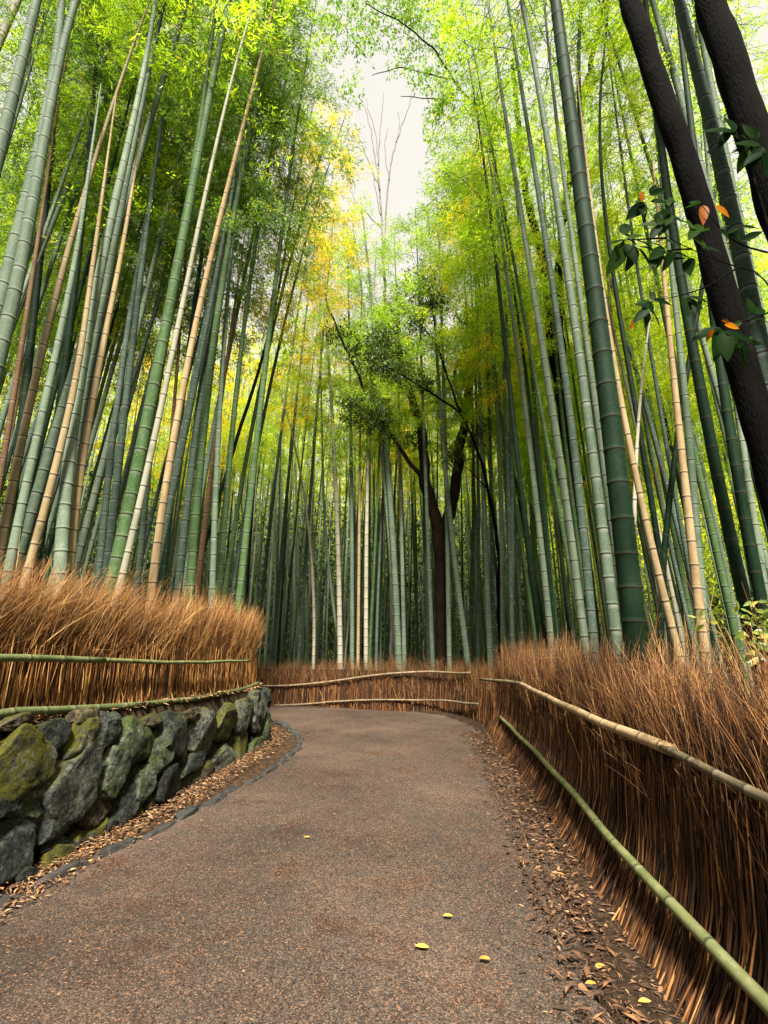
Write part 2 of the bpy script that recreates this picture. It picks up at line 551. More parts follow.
right_edge_px = [(640, 1024), (606, 930), (575, 870), (545, 812), (518, 765), (492, 738), (472, 722), (430, 712), (360, 708), (270, 707)]
re_pts = [on_level(*p) for p in right_edge_px]
re_pts = [Vector((1.0, -3.0, 0)), Vector((1.03, 0.8, 0))] + re_pts + [Vector((-6.5, 13.0, 0))]
RL, RS = resample(re_pts, 0.05)
KL0 = np.concatenate([[(KL[0][0] - 0.2, -3.0, 0)], KL])
RL0 = RL.copy()
RL0[:, 0] += 0.06
n = 160
kt = np.linspace(0, 1, n)
def param(L):
    s = np.concatenate([[0], np.cumsum(np.linalg.norm(np.diff(L, axis=0), axis=1))])
    return np.stack([np.interp(kt * s[-1], s, L[:, i]) for i in range(3)], 1)
A, B = param(KL0), param(RL0)
m_ = 40
tt = np.linspace(0, 1, m_)[None, :, None]
grid = A[:, None, :] * (1 - tt) + B[:, None, :] * tt
for i in range(n):
    for j in range(m_):
        p = grid[i, j]
        u = j / (m_ - 1)
        grid[i, j, 2] = 0.006 + 0.03 * math.sin(math.pi * u) + 0.006 * mnoise.noise(Vector((p[0] * 1.3, p[1] * 1.3, 0)))
mb = MB()
idx = np.arange(n * m_).reshape(n, m_)
mb.add(grid.reshape(-1, 3), np.stack([idx[:-1, :-1], idx[:-1, 1:], idx[1:, 1:], idx[1:, :-1]], -1).reshape(-1, 4)[:, ::-1])
path_o = mb.build("path", PATH)
tag(path_o, kind="structure")
if path_o.data.polygons[100].normal.z < 0:
    path_o.data.flip_normals()

# dark strip of rotten leaves at the foot of the long fence
mb = MB()
nv = len(RL)
rows = []
for u in np.linspace(0, 1, 7):
    q = RL + normals2(RL) * 0.0
    nn_ = normals2(RL)
    wv = np.array([0.12 + 0.08 * mnoise.noise(Vector((x * 2.2, y * 2.2, 4))) + 0.12 * mnoise.noise(Vector((x * 9, y * 9, 8))) for x, y in RL[:, :2]])
    wv *= np.interp(np.arange(nv) / nv, [0, 0.62, 0.8, 1], [1, 0.9, 0.45, 0.35])
    q = RL + nn_ * (wv * (1 - u) - 0.18 * u)[:, None]
    q[:, 2] = 0.012 + 0.030 * math.sin(math.pi * min(1, 0.15 + u * 0.6)) * (0.25 if u == 0 else 1) + 0.006 * u
    rows.append(q)
G = np.stack(rows, 1)
idx = np.arange(G.shape[0] * G.shape[1]).reshape(G.shape[:2])
mb.add(G.reshape(-1, 3), np.stack([idx[:-1, :-1], idx[:-1, 1:], idx[1:, 1:], idx[1:, :-1]], -1).reshape(-1, 4))
VERGE = simple_mat("rotten_leaf_soil", [(0.3, (0.008, 0.006, 0.004)), (0.55, (0.03, 0.019, 0.012)), (0.75, (0.08, 0.048, 0.027))], 22, 0.95, 1.0, (1, 1, 1), 0.02, 0.1, 10)
verge = mb.build("verge", VERGE)
if verge.data.polygons[50].normal.z < 0:
    verge.data.flip_normals()
tag(verge, kind="structure")

# terrace behind the stone wall: top sheet plus bank face behind the stones
mb = MB()
top = WL + WN * 0.16
top[:, 2] = wall_top_z(WL[:, 1]) - 0.03
foot = WL + WN * 0.08
foot[:, 2] = -0.05
back = top.copy()
back[:, 0] = np.minimum(top[:, 0] - 0.5, -45)
back[:, 1] = top[:, 1]
cols = [foot, foot * 0.5 + top * 0.5, top]
for w in (0.25, 0.6, 1.2, 2.2, 4, 8, 16, 40):
    c = top + np.array([-w, 0.0, 0.0])
    c[:, 1] = top[:, 1]
    c[:, 2] = top[:, 2] + np.array([0.05 * mnoise.noise(Vector((x * 0.9, y * 0.9, 7))) for x, y in c[:, :2]])
    cols.append(c)
G = np.stack(cols, 1)
idx = np.arange(G.shape[0] * G.shape[1]).reshape(G.shape[:2])
mb.add(G.reshape(-1, 3), np.stack([idx[:-1, :-1], idx[:-1, 1:], idx[1:, 1:], idx[1:, :-1]], -1).reshape(-1, 4)[:, ::-1])
terr = mb.build("terrace_ground", SOIL)
tag(terr, kind="structure")

# ------------------------------------------------------------------ stone wall
ICO = None


def ico(sub):
    import bmesh
    bm = bmesh.new()
    bmesh.ops.create_icosphere(bm, subdivisions=sub, radius=1.0)
    v = np.array([x.co[:] for x in bm.verts])
    f = np.array([[y.index for y in x.verts] for x in bm.faces])
    bm.free()
    return v, f


ICO5, ICO4, ICO3 = ico(5), ico(4), ico(3)


def rock(seed, cuts=9, sub=5, amp=0.10):
    """A chiselled boulder in a unit box: a ball cut flat by random planes, then roughened."""
    r = np.random.default_rng(seed)
    v, f = {5: ICO5, 4: ICO4, 3: ICO3}[sub]
    v = np.sign(v) * np.abs(v) ** 0.72 * np.array([1.12, 1.1, 1.12])
    for c in range(cuts):
        nn = unit(r.normal(size=3) * np.array([1.0, 0.9, 1.0]))
        off = r.uniform(0.68, 0.98)
        d = v @ nn
        over = d > off
        v[over] -= nn[None, :] * ((d[over] - off) * 0.985)[:, None]
    nn = np.array([r.normal() * 0.22, -1, r.normal() * 0.22 + 0.1])
    nn = unit(nn)
    d = v @ nn
    over = d > 0.72
    v[over] -= nn[None, :] * ((d[over] - 0.72) * 0.9)[:, None]
    sx = r.uniform(0, 50)
    disp = np.array([mnoise.fractal(Vector((p[0] * 1.6 + sx, p[1] * 1.6, p[2] * 1.6)), 0.75, 2.1, 6) for p in v])
    crag = np.array([abs(mnoise.noise(Vector((p[0] * 3.1 + sx, p[1] * 3.1, p[2] * 3.1)))) for p in v])
    v += unit(v) * (disp * amp * 1.0 - crag * amp * 0.5)[:, None]
    lo, hi = v.min(0), v.max(0)
    v = (v - (lo + hi) / 2) / ((hi - lo) / 2)
    return v, f


def wall_hit(px, py):
    """Where the sight ray meets the wall face (slightly battered)."""
    x, y, z = ray(px, py)
    best = None
    for i in range(len(WL) - 1):
        a, b = WL[i], WL[i + 1]
        # 2D intersection of ray (0,0)+(x,y)*s with a->b
        ex, ey = b[0] - a[0], b[1] - a[1]
        det = x * (-ey) + ex * y
        if abs(det) < 1e-9:
            continue
        s = (a[0] * (-ey) + ex * a[1]) / det
        t = (x * a[1] - y * a[0]) / det
        if s > 0 and -0.02 <= t <= 1.02 and (best is None or s < best[0]):
            best = (s, i)
    if best is None:
        return None
    s, i = best
    zz = EYE + z * s
    p = np.array([x * s, y * s, zz])
    return p, i, s


STONES = [  # px, py, w, h, turn, kind
    (22, 763, 58, 72, 0, "moss"), (60, 737, 27, 32, 0, "dark"), (87, 744, 33, 48, 6, "moss"), (114, 729, 28, 32, -10, "dark"),
    (76, 785, 50, 66, 24, "grey"), (112, 774, 29, 52, 0, "green"), (142, 742, 37, 52, 8, "green"), (40, 791, 17, 19, 0, "grey"),
    (33, 811, 28, 26, 0, "green"), (7, 806, 24, 36, 0, "dark"), (62, 815, 40, 38, 12, "dark"), (16, 852, 52, 60, -8, "dark"),
    (58, 848, 28, 31, -20, "dark"), (87, 841, 34, 26, 10, "moss"), (109, 837, 20, 19, 0, "moss"), (127, 806, 30, 36, 15, "dark"),
    (56, 752, 15, 14, 0, "grey"), (177, 739, 28, 50, -14, "dark"), (163, 755, 23, 34, 14, "green"), (168, 792, 27, 50, -6, "dark"),
    (147, 786, 24, 40, 0, "green"), (195, 764, 27, 23, 0, "dark"), (196, 783, 34, 27, 10, "brown"), (207, 731, 29, 44, -8, "grey"),
    (227, 723, 19, 36, 0, "moss"), (224, 763, 27, 33, 8, "grey"), (241, 750, 17, 42, 8, "moss"), (245, 717, 20, 33, 0, "grey"),
    (255, 751, 18, 25, 0, "green"), (261, 709, 17, 30, 0, "grey"), (266, 736, 16, 44, 6, "green"), (193, 799, 17, 13, 0, "moss"),
    (100, 812, 26, 24, 0, "brown"), (138, 820, 24, 16, 8, "moss"), (212, 788, 16, 14, 0, "brown"), (236, 778, 18, 12, 0, "brown"),
    (94, 716, 22, 14, 0, "brown"), (158, 722, 20, 14, 0, "brown"), (195, 716, 20, 14, 0, "brown"), (30, 722, 26, 16, 0, "brown"),
    (252, 770, 16, 11, 0, "green"), (152, 809, 18, 14, 0, "brown"),
]
wall_t = thing("stone_wall", "low mossy dry stone wall of angular boulders holding up the bank beside the path", "stone wall", tuple(WL[30]))
w0 = np.array(wall_t.location)
placed = []


def put_stone(p, i, w, h, turn, kind, seed, depth=None):
    big = max(w, h)
    v, f = rock(seed, 8 if big > 0.2 else 6, 5 if big > 0.25 else 4, 0.10)
    T = unit(WL[min(i + 1, len(WL) - 1)] - WL[i])
    nrm = WN[i]
    d = depth if depth else min(0.13, 0.30 * min(w, h) + 0.03)
    a = math.radians(turn)
    lx, lz = v[:, 0] * w / 2, v[:, 2] * h / 2
    u = lx * math.cos(a) - lz * math.sin(a)
    z = lx * math.sin(a) + lz * math.cos(a)
    c = np.array([p[0], p[1], p[2]]) + nrm * (0.05 + 0.10 * p[2] * 0.6)
    q = c + T * u[:, None] + np.array([0, 0, 1.0]) * z[:, None] + nrm * (v[:, 1] * d)[:, None]
    mb = MB()
    mb.add(q - w0, None, f)
    mb.build("stone", STONE[kind], wall_t)


for k_, (px, py, w, h, turn, kind) in enumerate(STONES):
    hit = wall_hit(px, py)
    if hit is None:
        continue
    p, i, s = hit
    T = WL[min(i + 1, len(WL) - 1)] - WL[i]
    T = T / np.linalg.norm(T)
    view = np.array(p[:2]) / np.linalg.norm(p[:2])
    fore = max(0.35, abs(T[0] * view[1] - T[1] * view[0]))
    pxs = s if True else 0
    put_stone(p, i, w * pxs / fore * 1.0, h * pxs * 1.03, turn, kind, 100 + k_)
    placed.append((p, w * pxs / fore / 2))
# the wall goes on behind the viewer and round the bend
r_ = random.Random(5)
for s_ in list(np.arange(0.2, 2.9, 0.36)) + list(np.arange(WS[-1] - 5.8, WS[-1] - 0.3, 0.65)):
    for lv in range(3):
        i = int(np.searchsorted(WS, s_)) - 1
        i = min(max(i, 0), len(WL) - 2)
        if np.linalg.norm(WL[i] - np.array(wall_base[0])) < 0.15:
            continue
        p = WL[i] + np.array([0, 0, 0.13 + lv * 0.235 + r_.uniform(-0.04, 0.04)])
        if len(wall_t.children) < 98:
            put_stone(p, i, r_.uniform(0.34, 0.46), r_.uniform(0.27, 0.36), r_.uniform(-20, 20), r_.choice(["moss", "green", "dark", "grey"]), 300 + int(s_ * 50) + lv)

fr_ = random.Random(77)
for s_ in np.arange(3.3, WS[-1] - 5.6, 0.26):
    i = int(np.searchsorted(WS, s_ + fr_.uniform(-0.06, 0.06))) - 1
    if len(wall_t.children) < 99:
        sz = fr_.uniform(0.10, 0.19)
        put_stone(WL[i] + np.array([0, 0, fr_.uniform(0.02, 0.06)]) - WN[i] * fr_.uniform(0.02, 0.09), i, sz * 1.3, sz, fr_.uniform(-20, 20), fr_.choice(["moss", "brown", "dark", "dark", "moss"]), 700 + i, 0.07)
print("wall stones", len(wall_t.children))
# kerb stones
kr = random.Random(3)
s_ = 0.3
kn = 0
while s_ < KS[-1] - 0.5:
    L = kr.uniform(0.22, 0.46)
    c = along(KL, KS, [s_ + L / 2])[0]
    d = along(KL, KS, [s_ + L])[0] - along(KL, KS, [s_])[0]
    ang = math.atan2(d[1], d[0])
    v, f = rock(900 + kn, 5, 4, 0.06)
    W_, H_ = kr.uniform(0.05, 0.085), kr.uniform(0.05, 0.07)
    v = v * np.array([L / 2 * 0.98, W_, H_])
    ca, sa = math.cos(ang), math.sin(ang)
    q = np.stack([v[:, 0] * ca - v[:, 1] * sa, v[:, 0] * sa + v[:, 1] * ca, v[:, 2]], 1)
    mb = MB()
    mb.add(q, None, f)
    o = mb.build("edging_stone", KERB)
    o.location = (c[0] + kr.uniform(-0.02, 0.02), c[1], kr.uniform(-0.028, -0.008))
    tag(o, "flat dark slate edging stone set in the row between the path and the stone wall", "edging stone", "edging stones along the path")
    s_ += L + kr.uniform(0.0, 0.03)
    kn += 1


# ------------------------------------------------------------------ bamboo poles (rails) and culms
def pole(name, pts, r0, r1, mat, parent, node=0.3, sides=12, origin=(0, 0, 0), passes=2):
    """A horizontal bamboo pole along pts with swollen nodes."""
    P, s = resample(pts, 0.02, passes)
    P = P + np.array([[0, 0.004 * mnoise.noise(Vector((a * 1.5, 2, len(pts)))), 0.014 * mnoise.noise(Vector((a * 1.3, 0, len(pts))))] for a in s])
    Lt = s[-1]
    zs, bs, rs = [], [], []
    x = node * 0.4
    stops = [(0.0, 0, 1.0)]
    rr = random.Random(int(Lt * 1000) + len(name))
    while x < Lt - 0.05:
        stops += [(x - 0.05, 0, 1), (x - 0.012, 0.35, 1.0), (x - 0.004, -0.7, 1.05), (x + 0.003, -0.9, 1.09), (x + 0.010, 0, 1.02), (x + 0.03, 0, 1.0)]
        x += node * rr.uniform(0.85, 1.15)
    stops.append((Lt, 0, 1))
    ss = np.array([a for a, _, _ in stops])
    bb = np.array([b for _, b, _ in stops])
    fr = np.array([c for _, _, c in stops])
    Pp = along(P, s, ss) - np.array(origin)
    R = fr * np.interp(ss, [0, Lt], [r0, r1])
    mb = MB()
    tubes(mb, Pp, R, sides, 0.5, bb[None], 0, cap=True)
    return mb.build(name, mat, parent)


def culm_mesh(name, zs_pts, radius, H, mat, sides=10, node0=0.24, seed=0):
    """zs_pts: function z -> local (x, y, z); nodes get a raised ring, a bloom and a dark seam."""
    rr = random.Random(seed)
    stops = [(0.0, 0, 1.0)]
    z = 0.15
    while z < H - 0.3:
        gap = node0 * (0.75 + 0.55 * min(1, z / 4)) * rr.uniform(0.93, 1.07)
        wh = rr.uniform(0.35, 1.0)
        stops += [(z - 0.055, 0, 1.0), (z - 0.012, wh, 1.0), (z - 0.004, -0.75, 1.04), (z + 0.003, -1.0, 1.09), (z + 0.012, 0.15, 1.03), (z + 0.035, 0, 1.0)]
        z += gap
    stops.append((H, 0, 1))
    zz = np.array([a for a, _, _ in stops])
    bb = np.array([b for _, b, _ in stops])
    fr = np.array([c for _, _, c in stops])
    P = np.array([zs_pts(a) for a in zz])
    R = fr * radius * (1.0 - 0.82 * np.clip(zz / H, 0, 1) ** 1.5)
    mb = MB()
    tubes(mb, P, R, sides, 0.5, bb[None], 0)
    return mb.mesh(name, mat)


# ------------------------------------------------------------------ bamboo crowns
def crown_mesh(name, seed, Lc, width, n_leaf, mat, leaf_len=0.105):
    """Leaf sprays on thin branches along an axis 0..Lc (local z); droops at the tips."""
    r = np.random.default_rng(seed)
    mb = MB()
    nb = int(Lc * 7)
    zb = np.sort(r.uniform(0, 1, nb)) ** 0.9
    az = r.uniform(0, 2 * math.pi, nb)
    prof = np.interp(zb, [0, 0.12, 0.4, 0.75, 1.0], [0.45, 0.8, 1.0, 0.75, 0.22])
    ln = width * prof * r.uniform(0.55, 1.15, nb)
    # branch: rises at first, then droops
    t = np.linspace(0, 1, 6)[None, :]
    rise = r.uniform(0.25, 0.75, nb)[:, None]
    hx = ln[:, None] * (t * 1.0)
    hz = ln[:, None] * (rise * t - (rise + r.uniform(-0.1, 0.45, nb)[:, None]) * t ** 2.2)
    bend = r.normal(0, 0.25, nb)[:, None] * t ** 2
    bx = np.cos(az[:, None] + bend) * hx
    by = np.sin(az[:, None] + bend) * hx
    bz = zb[:, None] * Lc + hz
    P = np.stack([bx, by, bz], -1)
    tubes(mb, P, np.broadcast_to(np.linspace(0.006, 0.0015, 6)[None], (nb, 6)) * 1.0, 3, 0.3, None, 1)
    # clusters along branches
    nc = max(1, n_leaf // 9)
    bi = r.choice(nb, nc, p=ln / ln.sum())
    ct = r.uniform(0.22, 1.0, nc) ** 0.8
    seg = ct * 5
    i0 = np.minimum(seg.astype(int), 4)
    fr = (seg - i0)[:, None]
    C = P[bi, i0] * (1 - fr) + P[bi, i0 + 1] * fr
    C += r.normal(0, 0.09, (nc, 3)) * np.array([1, 1, 0.8])
    outd = unit(np.stack([np.cos(az[bi]), np.sin(az[bi]), r.uniform(-0.7, 0.1, nc)], -1) + r.normal(0, 0.45, (nc, 3)))
    ctone = np.clip(r.normal(0.45, 0.2, nc), 0, 1)
    k = 9
    base = np.repeat(C, k, 0) + r.normal(0, 0.05, (nc * k, 3))
    d = unit(np.repeat(outd, k, 0) + r.normal(0, 0.55, (nc * k, 3)) + np.array([0, 0, -0.35]))
    nrm = unit(r.normal(0, 0.8, (nc * k, 3)) + np.array([0, 0, 0.7]))
    ll = leaf_len * r.uniform(0.6, 1.3, nc * k)
    tone = np.clip(np.repeat(ctone, k) + r.normal(0, 0.1, nc * k), 0, 1)
    leaves(mb, base, d, nrm, ll, ll * r.uniform(0.16, 0.24, nc * k), tone, 0)
    return mb.mesh(name, [mat, CULM["green"]], smooth=False)


CROWNS = {}
for kind, cnt in (("green", 4), ("lime", 4), ("gold", 3), ("yellow", 2)):
    CROWNS[kind] = [crown_mesh(f"{kind}_bamboo_foliage", 40 + i * 7 + len(kind), 7.5, 1.75, 9000 if kind == "green" else 8000, LEAF[kind], 0.088) for i in range(cnt)]

CROWNS["thin"] = [crown_mesh("thin_bamboo_foliage", 400 + i, 7.5, 1.6, 2600, LEAF["lime"], 0.088) for i in range(2)]
LBL = {
    "bank": ("dusty green bamboo in the crowd behind the brushwood fence topping the stone wall", "bamboos behind the fence on the stone wall"),
    "bend": ("slender bamboo in the dense stand behind the low far fence at the bend", "bamboos behind the far fence"),
    "long": ("slender bamboo in the sunlit grove behind the long brushwood fence with the tan rail", "bamboos behind the long fence"),
}


def rot_to(d):
    return Vector((0, 0, 1)).rotation_difference(Vector(d).normalized())


n_bamboo = 0


def add_bamboo(root_loc, culm_me, crown_kind, axis_fn, H, label, group, crown_from=0.45, crown_scale=1.0, spin=None):
    global n_bamboo
    t = thing("bamboo", label, "bamboo", root_loc, group)
    link("culm", culm_me, t)
    if crown_kind:
        z0 = H * crown_from
        a, b = Vector(axis_fn(z0)), Vector(axis_fn(H * 0.98))
        me = CROWNS[crown_kind][random.randrange(len(CROWNS[crown_kind]))]
        c = link("foliage", me, t)
        c.location = a
        L = (b - a).length
        c.rotation_mode = "QUATERNION"
        q = rot_to(b - a)
        from mathutils import Quaternion
        c.rotation_quaternion = q @ Quaternion((0, 0, 1), random.uniform(0, 6.28) if spin is None else spin)
        sx = crown_scale * random.uniform(0.85, 1.2)
        c.scale = (sx, sx, L / 7.5)
    n_bamboo += 1
    return t


# traced bamboos: pixels from low to high, width in pixels at the low end, skin, depth, ground level kind, crown kind, label
TR = [
    # --- bank (left) ---
    ([(2, 140), (20, 68), (37, 0)], 13, "grey", 4.3, "bank", "green", "grey-green bamboo at the frame edge rising above the stone wall"),
    ([(12, 258), (26, 195), (37, 158), (47, 116), (53, 68), (62, 0)], 12, "grey", 4.5, "bank", "green", "thick grey bamboo nearest the picture edge, the higher-standing one of two crossing twins"),
    ([(3, 340), (22, 263), (34, 190), (43, 147), (55, 87), (63, 45), (76, 0)], 12.5, "grey", 4.3, "bank", "green", "thick grey bamboo nearest the picture edge, in front of its crossing twin"),
    ([(0, 40), (18, 0)], 8, "pale", 5.2, "bank", "green", "pale dead bamboo cut off by the top corner above the stone wall"),
    ([(50, 479), (62, 385), (78, 260), (91, 132), (100, 0)], 8, "dark", 6.0, "bank", "green", "nearly black green bamboo standing straight behind the tan and grey ones by the wall"),
    ([(61, 557), (67, 479), (75, 410), (89, 332), (104, 255), (121, 169), (137, 105), (148, 53), (155, 0)], 12, "grey", 4.9, "bank", "green", "thick silvery green bamboo rooted between two dry tan ones on the bank"),
    ([(78, 480), (87, 400), (97, 338), (113, 260), (132, 158), (150, 58), (166, 0)], 10, "grey", 5.2, "bank", "green", "silvery bamboo hugging the thick one between the tan canes, just behind it"),
    ([(70, 560), (78, 494), (89, 416), (105, 338), (120, 260), (128, 215)], 8.5, "tan", 5.1, "bank", None, "dry orange-tan bamboo leaning along the thick silvery one on its path side"),
    ([(0, 547), (16, 479), (31, 397), (47, 329), (64, 260), (79, 218), (90, 179), (105, 126), (126, 66)], 8.5, "tan", 4.9, "bank", None, "long dry orange-tan bamboo leaning farthest out at the picture edge"),
    ([(11, 560), (25, 491), (41, 422), (59, 338), (75, 260), (84, 205)], 9, "grey", 4.7, "bank", None, "weathered grey-beige bamboo between two dry orange-tan ones on the bank"),
    ([(28, 572), (37, 535), (53, 479), (66, 425), (77, 370), (84, 330)], 8, "tan", 4.7, "bank", None, "dry orange-tan bamboo crossing low in front of the thick silvery green one"),
    ([(3, 460), (20, 363), (34, 260), (50, 160)], 5.5, "brown", 6.0, "bank", "green", "thin brown bamboo beside the picture edge behind the tan canes"),
    ([(20, 440), (26, 385), (40, 260), (52, 150)], 8, "dark", 6.6, "bank", "green", ""),
    ([(108, 557), (116, 497), (125, 410), (134, 322), (144, 260), (156, 160)], 8, "slate", 6.4, "bank", "green", ""),
    ([(103, 541), (108, 463), (117, 400), (131, 322), (142, 240)], 7, "slate", 6.8, "bank", "green", ""),
    ([(118, 562), (132, 489), (146, 422), (163, 337), (181, 260), (200, 145), (214, 70), (230, 0)], 13, "green", 5.3, "bank", "green", "thickest bright green bamboo on the bank, leaning beside a bleached white cane"),
    ([(118, 589), (139, 513), (156, 436), (170, 355), (192, 260), (220, 130), (250, 15)], 7, "pale", 5.0, "bank", None, "bleached whitish dead bamboo slanting across the thick bright green one"),
    ([(152, 582), (162, 520), (174, 436), (191, 348), (210, 260), (250, 100), (275, 0)], 8, "tan", 5.6, "bank", None, "pale tan dead bamboo next to the bleached white one on the bank"),
    ([(183, 541), (195, 443), (206, 355), (220, 260), (247, 115)], 7.5, "slate", 6.6, "bank", "green", ""),
    ([(191, 570), (202, 457), (213, 348), (225, 260), (250, 140), (268, 60)], 9, "green", 6.3, "bank", "green", "light green bamboo with close nodes between the tan cane and the slim grey one"),
    ([(212, 594), (216, 489), (223, 365), (230, 260), (240, 170)], 6.3, "grey", 6.6, "bank", "green", "slim grey upright bamboo rooted at the front of the bank before the green ones"),
    ([(220, 584), (227, 478), (241, 358), (253, 260), (268, 170)], 6.5, "green", 7.2, "bank", "green", ""),
    ([(241, 584), (251, 489), (265, 365), (279, 260), (300, 100), (315, 10)], 7.2, "green", 7.3, "bank", "green", "green bamboo standing last in the bank, alone against the open view of the bend"),
    ([(241, 425), (265, 348), (282, 270)], 3.4, "dark", 9.0, "bank", "lime", ""),
    ([(172, 429), (183, 295), (190, 200)], 3.4, "brown", 8.0, "bank", "green", ""),
    ([(200, 566), (212, 468), (224, 380)], 6, "brown", 7.0, "bank", None, ""),
    ([(165, 560), (178, 430), (196, 300), (213, 180)], 6.5, "dark", 7.6, "bank", "green", ""),
    ([(300, 640), (316, 420), (328, 280), (336, 190)], 4.0, "slate", 13.0, "bend", "yellow", ""),
    ([(276, 620), (296, 400), (312, 270), (322, 190)], 4.0, "slate", 13.1, "bend", "gold", ""),
    ([(228, 570), (262, 380), (290, 260), (318, 165)], 5.0, "green", 8.7, "bank", "yellow", "slim green bamboo carrying the golden-yellow leaves that edge the gap of sky over the bend"),
    ([(236, 570), (272, 380), (300, 260), (326, 175)], 4.4, "slate", 9.6, "bank", "yellow", ""),
    ([(262, 600), (285, 400), (305, 270), (318, 190)], 4.0, "slate", 13.4, "bend", "yellow", ""),
    ([(140, 560), (152, 440), (165, 330)], 6, "slate", 7.8, "bank", "green", ""),
    # --- long fence (right) ---
    ([(581, 612), (570, 539), (560, 459), (548, 380), (535, 305), (516, 181), (501, 88), (490, 16)], 8.5, "grey", 6.2, "long", "lime", "grey bamboo farthest from the thick dark one, outer member of the clump of four"),
    ([(589, 599), (583, 526), (575, 453), (566, 380), (556, 306), (544, 244), (532, 150), (519, 69), (507, 0)], 8.5, "slate", 5.6, "long", "lime", "slate-green bamboo with white node rings in the clump by the thick dark one"),
    ([(613, 609), (603, 539), (593, 459), (583, 380), (572, 306), (563, 237), (551, 162), (535, 72), (522, 0)], 11, "grey", 4.7, "long", "lime", "pale grey thick bamboo with dark node rings leaning over the clump's slate-green one"),
    ([(613, 532), (603, 459), (593, 383), (581, 306), (574, 250), (563, 175), (554, 94), (544, 0)], 7, "grey", 5.4, "long", "lime", "grey bamboo squeezed between the pale thick one and the thick dark one"),
    ([(631, 609), (626, 549), (618, 466), (606, 383), (595, 306), (588, 250), (579, 181), (568, 87), (555, 0)], 22, "dark", 3.4, "long", "lime", "thickest dark green bamboo towering just behind the long brushwood fence"),
    ([(583, 150), (579, 94), (582, 0)], 5, "dark", 6.0, "long", "lime", ""),
    ([(679, 652), (664, 601), (647, 524), (634, 463), (617, 382), (602, 283), (588, 175)], 7.5, "tan", 4.2, "long", None, "dry golden bamboo slanting down into the long fence beside the thick dark one"),
    ([(635, 610), (635, 498), (639, 412), (649, 326)], 5, "pale", 4.4, "long", None, "bleached bare cane standing upright between the thick dark bamboo and the golden one"),
    ([(664, 584), (656, 532), (643, 455), (630, 369), (613, 274), (604, 206), (600, 131), (602, 75)], 6, "dark", 5.8, "long", "lime", "slim dark green bamboo rising behind the golden slanting one"),
    ([(746, 610), (725, 515), (710, 429), (692, 343), (677, 261), (668, 200), (660, 130), (650, 50), (645, 0)], 12, "dark", 3.9, "long", "lime", "dark green bamboo leaning beside the black trunk above the yellow-leaved shrub"),
    ([(690, 130), (676, 81), (657, 16)], 7, "grey", 4.6, "long", "lime", ""),
    ([(703, 618), (699, 549), (690, 463), (684, 382), (673, 283), (664, 200)], 8, "grey", 5.8, "long", "lime", "pale grey-green bamboo beside the broad pinkish-tan one"),
    ([(701, 627), (692, 541), (682, 463), (673, 369), (668, 320)], 9, "tan", 5.4, "long", None, "broad pinkish-tan dead bamboo behind the long fence"),
    ([(761, 601), (750, 541), (737, 472), (722, 377), (712, 300)], 11, "dark", 4.3, "long", "lime", "dark green bamboo rooted behind the yellow-leaved shrub"),
    ([(664, 558), (673, 463), (686, 386), (700, 300)], 6, "dark", 6.4, "long", "lime", "dark bamboo leaning the opposite way across its neighbours"),
    ([(768, 380), (749, 300), (724, 175), (704, 100), (679, 0)], 16, "slate", 3.4, "long", "lime", "thick slate-grey bamboo running up close behind the black leaning trunk"),
    ([(735, 200), (725, 160), (715, 100), (700, 30)], 8, "grey", 4.6, "long", "lime", ""),
    ([(537, 610), (521, 499), (513, 406), (501, 310), (485, 172), (474, 94)], 6, "dark", 7.6, "long", "lime", "slim dark green bamboo with a long bare stem against the golden leaves"),
    ([(548, 615), (540, 532), (530, 446), (518, 360), (508, 280)], 6.5, "grey", 8.0, "long", "lime", ""),
    ([(550, 582), (538, 466), (526, 376), (514, 290)], 4.5, "dark", 8.6, "long", "lime", ""),
    ([(512, 640), (506, 420), (500, 280), (494, 160)], 4.6, "slate", 9.4, "long", "yellow", ""),
    ([(478, 640), (477, 420), (472, 300), (464, 190)], 4.3, "slate", 11.8, "bend", "gold", ""),
    ([(493, 640), (489, 420), (486, 300), (480, 200)], 4.5, "slate", 10.9, "long", "yellow", ""),
    ([(470, 640), (471, 420), (468, 300), (455, 210)], 4.2, "slate", 12.6, "bend", "yellow", ""),
    # --- behind the far fence ---
    ([(314, 661), (308, 541), (301, 465), (285, 409), (270, 360)], 3.2, "pale", 12.6, "bend", None, "thin bleached cane bent sideways above the low far fence"),
    ([(340, 655), (338, 544), (333, 436), (330, 380)], 5.4, "pale", 12.8, "bend", "lime", ""),
    ([(338, 638), (329, 570), (323, 477)], 3.2, "grey", 13.4, "bend", "lime", ""),
    ([(352, 644), (351, 447), (350, 380)], 4.5, "grey", 13.0, "bend", "lime", ""),
    ([(358, 658), (360, 450)], 3.4, "tan", 12.8, "bend", "lime", ""),
    ([(366, 658), (368, 462), (370, 400)], 4.6, "pale", 12.6, "bend", "lime", ""),
    ([(396, 629), (389, 526), (383, 459), (376, 400)], 6, "grey", 12.4, "bend", "lime", "pale grey leaning bamboo, one of a crossing pair left standing clear of the forked tree"),
    ([(398, 649), (395, 570), (386, 453), (382, 400)], 7, "grey", 12.2, "bend", "lime", "thick pale bamboo crossing its leaning twin beside the forked tree"),
    ([(404, 644), (400, 462)], 4.4, "grey", 12.8, "bend", "lime", ""),
    ([(432, 644), (427, 526), (423, 398), (420, 330)], 4.6, "grey", 11.6, "bend", "lime", "grey bamboo standing in front of the forked tree's nearer stem"),
    ([(464, 638), (457, 567), (448, 506), (442, 433), (438, 370)], 6, "grey", 11.2, "bend", "lime", "pale bamboo slanting across the forked tree below its fork"),
    ([(449, 644), (446, 477), (444, 400)], 5, "grey", 11.4, "bend", "lime", "straight pale bamboo running up the middle of the forked tree"),
